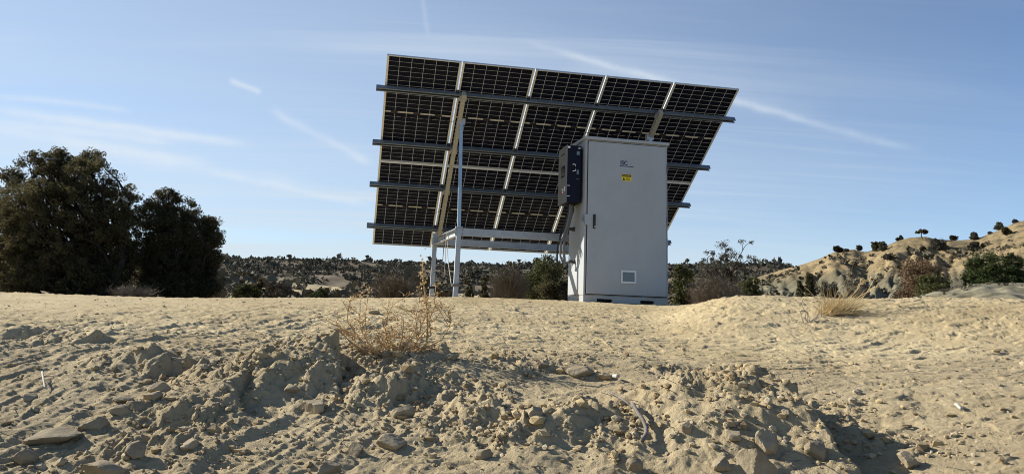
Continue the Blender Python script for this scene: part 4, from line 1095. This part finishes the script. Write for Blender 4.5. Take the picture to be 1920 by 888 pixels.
def IP(x, y, z): return np.array([ib[0], ib[1], iz0]) + cex * x + cey * y + np.array([0, 0, z])
CGR = 'conduits hanging below the inverter'
e0, e1 = ent
cord('conduit', [IP(-.10, .20, -.01), IP(-.11, .20, -.15), IP(-.16, .22, -.38), IP(-.20, .26, -.60), IP(-.17, .32, -.80), e1 + cey * .04 - cex * .06 + np.array([0, 0, -.02]), e1], .019, M_CABLE, 'fattest grey conduit looping low into the lower cable gland', 'cable', CGR)
cord('conduit', [IP(-.15, .14, -.01), IP(-.15, .14, -.12), IP(-.19, .18, -.35), IP(-.25, .22, -.55), IP(-.24, .30, -.75), IP(-.16, .36, -.86), e1 + cey * .08 - cex * .04 + np.array([0, 0, -.05])], .015, M_CABLE, 'outer grey conduit swinging furthest left below the inverter', 'cable', CGR)
cord('conduit', [IP(-.07, .28, -.01), IP(-.07, .28, -.1), IP(-.12, .34, -.22), e0 - cex * .06 + np.array([0, 0, .0]), e0], .016, M_CABLE2, 'short dark conduit running into the upper cable gland', 'cable', CGR)
q = near[0] + E2 * 1.62 - N2 * .05
cord('conduit', [IP(-.13, .30, -.01), IP(-.13, .30, -.12), IP(-.17, .36, -.34), IP(-.22, .44, -.52), (q[0] + .02, q[1] - .1, ZB1 + .06), (q[0], q[1] + .12, ZB1 + .03), (q[0] - .02, q[1] + .2, ZB1 - .25), (q[0] - .02, q[1] + .2, ZB1 - .52)], .014, M_CABLE2, 'dark cable draped from the inverter over the steel beam', 'cable', CGR)

# ------------------------------------------------------------------ weeds and grass on the bank
def tall_weed():
    x, y, z = on_ground(742, 660); rng = np.random.default_rng(77)
    root = empty('dry_weed', (x, y, z - .03)); tag(root, 'dry orange brown tumbleweed with one tall stalk on the bank edge', 'weed')
    k = y / FPX
    st = MB(); tw = MB(); ends = []
    mains = []
    for (bx, tx, tz, cv) in ((.05, .24, .52, .05), (.03, .12, .40, .03), (-.02, -.05, .36, -.05), (-.10, -.30, .44, -.08), (-.06, -.20, .30, -.05), (.0, .02, .30, .02), (.06, .30, .33, .1), (-.12, -.38, .24, -.05), (-.08, -.26, .20, 0), (.1, .2, .24, .03), (-.03, -.12, .24, 0), (.08, .16, .44, .02), (-.15, -.34, .16, 0)):
        p0 = np.array([bx, rng.normal() * .04, 0]); p1 = np.array([tx, rng.normal() * .10, tz]) * np.array([.95, 1, .78])
        t = np.linspace(0, 1, 8)[:, None]; p = p0 + (p1 - p0) * t + np.array([cv, 0, 0]) * np.sin(math.pi * t) + rng.normal(size=(8, 3)) * .008 * t; mains.append(p)
        st.tubes(p, np.linspace(.0055, .002, 8), 5)
    # the tall stalk
    t = np.linspace(0, 1, 14)[:, None]
    top = at_y(799, 480, y)
    stalk = np.array([.16, 0, 0]) * (1 - t) + (np.array([top[0] - x, .03, top[2] - z])) * t + np.array([.02, 0, 0]) * np.sin(5 * t) ; st.tubes(stalk, np.linspace(.006, .002, 14), 5)
    # second lower stalk to the left
    top2 = at_y(688, 533, y); stalk2 = np.array([-.14, 0, 0]) * (1 - t) + np.array([top2[0] - x, -.02, top2[2] - z]) * t + np.array([-.02, 0, 0]) * np.sin(4 * t); st.tubes(stalk2, np.linspace(.004, .0015, 14), 5)
    P3 = MB(); lv = MB(); L = []
    M = np.array(mains)
    for _ in range(2):
        n, kk = M.shape[:2]; m = 150 if _ == 0 else 430
        i = rng.integers(0, n, m); j = rng.integers(1, kk, m); s = M[i, j]
        d = rnd_dirs(rng, m); d[:, 2] = d[:, 2] * .5 + .35; e = s + d * (.13 if _ == 0 else .055) * rng.uniform(.4, 1.2, (m, 1))
        e[:, 2] = np.maximum(e[:, 2], .015)
        tt = np.linspace(0, 1, 4)[None, :, None]; Q = s[:, None] + (e - s)[:, None] * tt + rng.normal(size=(m, 4, 3)) * .006 * tt
        P3.tubes(Q, np.array([[.0024, .002, .0017, .0012]]).repeat(m, 0) * (1 if _ == 0 else .75), 3, False)
        L.append(Q[:, 1:].reshape(-1, 3)); M = Q
    L = np.vstack(L); L = L[rng.integers(0, len(L), 1000)] + rng.normal(size=(1000, 3)) * .008
    for s_, n in ((stalk, 170), (stalk2, 60)):
        q = s_[rng.integers(5, 14, n)] + rng.normal(size=(n, 3)) * np.array([.012, .012, .03]); L = np.vstack([L, q])
    leaf_quads(lv, L, .0075, rng, .6)
    st.build('stem', M_WEED, root, smooth=True); P3.build('twigs', M_WEED, root); lv.build('seed_heads', M_WEED, root)
tall_weed()

def grass_tuft():
    x, y, z = on_ground(1562, 586, 4, 10); rng = np.random.default_rng(78)
    root = empty('grass_tuft', (x, y, z - .02)); tag(root, 'tuft of straw coloured dry grass on the crest at the right', 'grass')
    mb = MB(); n = 420; base = rng.normal(size=(n, 3)) * np.array([.075, .06, 0]); a = rng.normal(.72, .62, n)
    L = rng.gamma(4, .05, n) + .03; t = np.linspace(0, 1, 5)[None, :, None]
    d = np.stack([np.sin(a), rng.normal(size=n) * .45, np.abs(np.cos(a)) * .8 + .12], -1); d /= np.linalg.norm(d, axis=1, keepdims=True)
    P = base[:, None] + d[:, None] * L[:, None, None] * t; P[..., 2] -= (.35 * L[:, None] * t[..., 0] ** 2.2) * rng.uniform(0, 1, (n, 1)); P[..., 2] = np.maximum(P[..., 2], .004)
    mb.tubes(P, np.linspace(.0026, .0008, 5)[None].repeat(n, 0), 3, False); mb.build('blades', M_STRAW, root)
    mb = MB()
    for (dx, dz, bx) in ((.36, .33, .05), (.44, .42, .07), (.26, .30, .02), (.40, .26, .05)):
        p = limb((bx, 0, 0), (dx, rng.normal() * .05, dz), rng, .05, 7); mb.tubes(p, np.linspace(.004, .0012, 7), 4)
        q = p[-1] + np.cumsum(np.tile((p[-1] - p[-2]) * .12, (14, 1)), 0) - (p[-1] - p[-2]) * .8; leaf_quads(mb, np.repeat(q, 3, 0) + rng.normal(size=(42, 3)) * .006, .009, rng, .4)
    mb.build('seed_stalks', M_STRAW, root)
    x, y, z = on_ground(1512, 603, 4, 10); root = empty('dead_twigs', (x, y, z - .01)); tag(root, 'bare dead twigs sticking up left of the straw grass tuft', 'twigs')
    mb = MB()
    for (dx, dz) in ((-.10, .20), (-.05, .12), (.05, .16), (.12, .10), (-.16, .08), (.2, .05), (.0, .1)):
        p = limb((rng.normal() * .02, 0, 0), (dx, rng.normal() * .05, dz), rng, .08, 5); mb.tubes(p, np.linspace(.0032, .0015, 5), 5)
        for _ in range(2): s = p[rng.integers(2, 4)]; mb.tubes(limb(s, s + rng.normal(size=3) * .04 + np.array([0, 0, .03]), rng, .1, 3), np.linspace(.003, .0015, 3), 4)
    mb.build('branch', M_DEADWOOD, root)
grass_tuft()

# ------------------------------------------------------------------ rocks and sticks
ICO_V = None
def ico(sub=2):
    import bmesh
    bm = bmesh.new(); bmesh.ops.create_icosphere(bm, subdivisions=sub, radius=1.0)
    V = np.array([v.co[:] for v in bm.verts]); F = np.array([[v.index for v in f.verts] for f in bm.faces]); bm.free(); return V, F
IV3, IF3 = ico(4); IV1, IF1 = ico(1)
def rock_shape(rng, V, facets=10, rough=.06):
    n = rnd_dirs(rng, facets); h = rng.uniform(.52, .92, facets)
    s = np.min(np.where((V @ n.T) > .05, h[None] / np.maximum(V @ n.T, .05), 9.0), axis=1); s = np.minimum(s, 1.12)
    P = V * s[:, None]
    q = rng.uniform(0, 50, 3)
    nz = perlin(P[:, 0] * 2.2 + q[0], P[:, 1] * 2.2 + P[:, 2] * 1.7 + q[1], 5) + .5 * perlin(P[:, 0] * 5 + q[1], P[:, 2] * 5 + P[:, 1] * 3 + q[2], 6) + .35 * perlin(P[:, 1] * 11 + q[1] + P[:, 0] * 4, P[:, 2] * 11 + q[2], 8)
    return P * (1 + rough * nz)[:, None]
def rock(px, py, wpx, hpx, label, seed, flat=1.0, sink=.28, turn=0.0, group=None, dark=False):
    x, y, z = on_ground(px, py + hpx * .35, 2.4, 9)
    rng = np.random.default_rng(seed); k = y / FPX
    w, h = wpx * k, hpx * k
    P = rock_shape(rng, IV3) * np.array([w * .54, w * .46 * flat, h * .60])
    c, s = math.cos(turn), math.sin(turn)
    P = np.stack([P[:, 0] * c - P[:, 2] * s, P[:, 1], P[:, 0] * s + P[:, 2] * c], -1)
    mb = MB(); mb.add(P, IF3)
    o = mb.build('rock', M_ROCK, smooth=True, loc=(x, y, z + h * (.5 - sink)))
    o.data.set_sharp_from_angle(angle=R(24))
    return tag(o, label, 'rock', group or 'rocks lying on the bank')
RK = [(1420, 866, 60, 48, 'biggest pale angular rock, at the bottom edge right of centre'), (1437, 829, 42, 40, 'rounded rock touching the top of the biggest pale rock'),
      (1377, 815, 26, 24, 'small round grey rock in the hollow left of the deep shadow'), (1531, 842, 34, 34, 'tan rock on the left edge of the deep shadow'),
      (1475, 771, 18, 14, 'small grey stone above the hollow on the right lobe'), (1356, 868, 34, 28, 'blunt rock near the bottom edge left of the biggest one'),
      (1190, 870, 26, 22, 'dusty stone at the bottom edge below the weathered root'), (758, 773, 40, 28, 'palest rounded rock of the centre, at the mouth of a hollow'),
      (590, 760, 42, 30, 'squat rock in the shaded bank face below the weed'), (667, 840, 30, 28, 'upright stone alone below the shaded bank face'),
      (612, 876, 40, 32, 'rough clod like rock at the bottom edge left of centre'), (736, 826, 46, 24, 'long flat rock half buried under the palest centre rock'),
      (1001, 771, 34, 20, 'brown lumpy rock in the centre of the bank'), (1090, 694, 46, 18, 'dark arched slab on the lip of the bank'),
      (1017, 683, 28, 12, 'small flat stone left of the dark arched slab'), (721, 664, 28, 13, 'small dark stone at the foot of the dry weed'),
      (258, 843, 36, 26, 'dark block shaped rock throwing a long shadow at the lower left'), (358, 831, 30, 22, 'greenish stone right of the dark block shaped rock'),
      (300, 727, 36, 22, 'upper rock of the heap on the left bank'), (289, 743, 36, 18, 'rock lying below the upper one of the left heap'),
      (50, 851, 42, 28, 'grey boulder near the lower left corner'), (55, 743, 22, 13, 'small round stone on the left beside the pale stick'),
      (546, 727, 28, 20, 'stone on the brow of the shaded bank face'), (453, 791, 18, 15, 'pebble in the middle of the left bank'), (432, 788, 14, 12, 'smaller pebble beside the one in the left bank'),
      (404, 660, 16, 9, 'lone small stone on the smooth upper left slope'), (1135, 705, 26, 12, 'low grey stone right of the dark arched slab'), (702, 585, 18, 7, 'small stone on the flat behind the dry weed'),
      (848, 668, 24, 10, 'dark stone right of the weed on the lip'), (1705, 862, 40, 26, 'dusty rock in the shade at the lower right'), (1290, 800, 22, 16, 'small rock on the left rim of the hollow'), (910, 850, 30, 22, 'brown rock near the bottom edge of the centre')]
for k, (px, py, w, h, lab) in enumerate(RK): rock(px, py, w, h, lab, 300 + k)
SL = [(100, 812, 96, 22, 'long pale sandstone ledge jutting from the lower left bank', .10), (228, 766, 42, 18, 'lowest left slab of the stacked heap'), (259, 757, 42, 18, 'right leaning slab of the stacked heap'),
      (234, 747, 36, 10, 'thin slab lying on top of the stacked heap'), (205, 876, 82, 26, 'wide dark slab at the bottom edge of the left'), (175, 790, 46, 24, 'blocky slab joined to the long pale ledge')]
for k, s in enumerate(SL):
    rock(s[0], s[1], s[2], s[3], s[4], 400 + k, flat=.8, sink=.42, turn=(s[5] if len(s) > 5 else -.08 + .07 * (k % 3)), group='flat slabs on the left bank')

def stick(name, pts_px, r, m, label, cat, lift=.01, sides=7):
    """a stick lying on the ground through photo points"""
    P = []
    for (px, py, up) in pts_px:
        x, y, z = on_ground(px, py); P.append((x, y, z + lift + up))
    return cord(name, P, r, m, label, cat)
stick('driftwood', [(1186, 770, .012), (1196, 788, .02), (1207, 806, .02), (1212, 822, .015), (1204, 836, .01)], .009, M_DEADWOOD, 'twisted weathered root lying on the bank below the lip', 'driftwood')
stick('dry_twig', [(1140, 742, .01), (1158, 757, .02), (1172, 768, .025), (1188, 775, .01)], .0045, M_DEADWOOD, 'thin pale twig leading up from the weathered root', 'twig')
stick('pale_stick', [(77, 708, .02), (80, 720, .012), (83, 735, .008)], .0045, M_BONE, 'short pale stick on the left bank', 'stick')
stick('bleached_chip', [(1793, 765, .008), (1797, 769, .012), (1803, 774, .006)], .008, M_BONE, 'white bleached chip of wood on the right', 'wood chip')
stick('white_tube', [(1151, 712, .012), (1158, 713, .012)], .010, M_BONE, 'small white tube end on the lip of the bank', 'tube')
stick('dry_twig', [(1112, 640, .005), (1125, 643, .02), (1140, 652, .005)], .003, M_STRAW, 'straw coloured twig on the flat left of the cabinet front', 'twig')

def clods():
    rng = np.random.default_rng(500); n = 40000
    y = 2.5 + 8.5 * rng.uniform(0, 1, n) ** 1.5; x = y * rng.uniform(-.78, .78, n)
    bank = 1 - sstep(y, 4.3, 6.6)
    pt = perlin(x / 1.0, y / .8, 41) * .8 + perlin(x / .35, y / .3, 42) * .4
    keep = rng.uniform(0, 1, n) < (.09 + .05 * bank + .85 * sstep(slump(x, y) + .3 * pt, .1, .6) + .25 * sstep(pt, .2, .5))
    x, y = x[keep], y[keep]; n = len(x); bank = bank[keep]
    s = np.clip(rng.lognormal(math.log(.0072), .55, n), .003, .032) * (.62 + .2 * bank + .42 * slump(x, y))
    z = H(x, y)
    vs = [rock_shape(rng, IV1, 8, .12) for _ in range(24)]
    mb = MB(); kind = rng.integers(0, 24, n); sc3 = rng.uniform(.7, 1.3, (n, 3)) * np.array([1, 1, .75])
    for q in range(24):
        i = np.where(kind == q)[0]
        if not len(i): continue
        V = vs[q][None] * (s[i, None, None] * sc3[i][:, None]) + np.stack([x[i], y[i], z[i] + s[i] * .25], -1)[:, None]
        F = IF1[None] + (np.arange(len(i)) * len(IV1))[:, None, None]
        mb.add(V.reshape(-1, 3), F.reshape(-1, 3))
    tag(mb.build('clods', M_CLOD, smooth=False), 'loose clods and pebbles strewn over the dirt bank', 'clods', kind='stuff')
clods()
def litter():
    rng = np.random.default_rng(600); n = 900
    y = 2.8 + 8 * rng.uniform(0, 1, n) ** 1.2; x = y * rng.uniform(-.75, .75, n); z = H(x, y) + .004
    a = rng.uniform(0, 6.28, n); L = rng.gamma(3, .011, n); d = np.stack([np.cos(a), np.sin(a), rng.normal(size=n) * .25], -1) * L[:, None]
    c = np.stack([x, y, z], -1); m = c + rng.normal(size=(n, 3)) * .15 * L[:, None]; m[:, 2] = np.maximum(m[:, 2], z)
    mb = MB(); mb.tubes(np.stack([c - d, m, c + d], 1), np.array([[.0015, .0017, .001]]).repeat(n, 0), 3, False)
    tag(mb.build('plant_litter', M_DEADWOOD), 'broken bits of dry stems lying on the dirt', 'litter', kind='stuff')
litter()
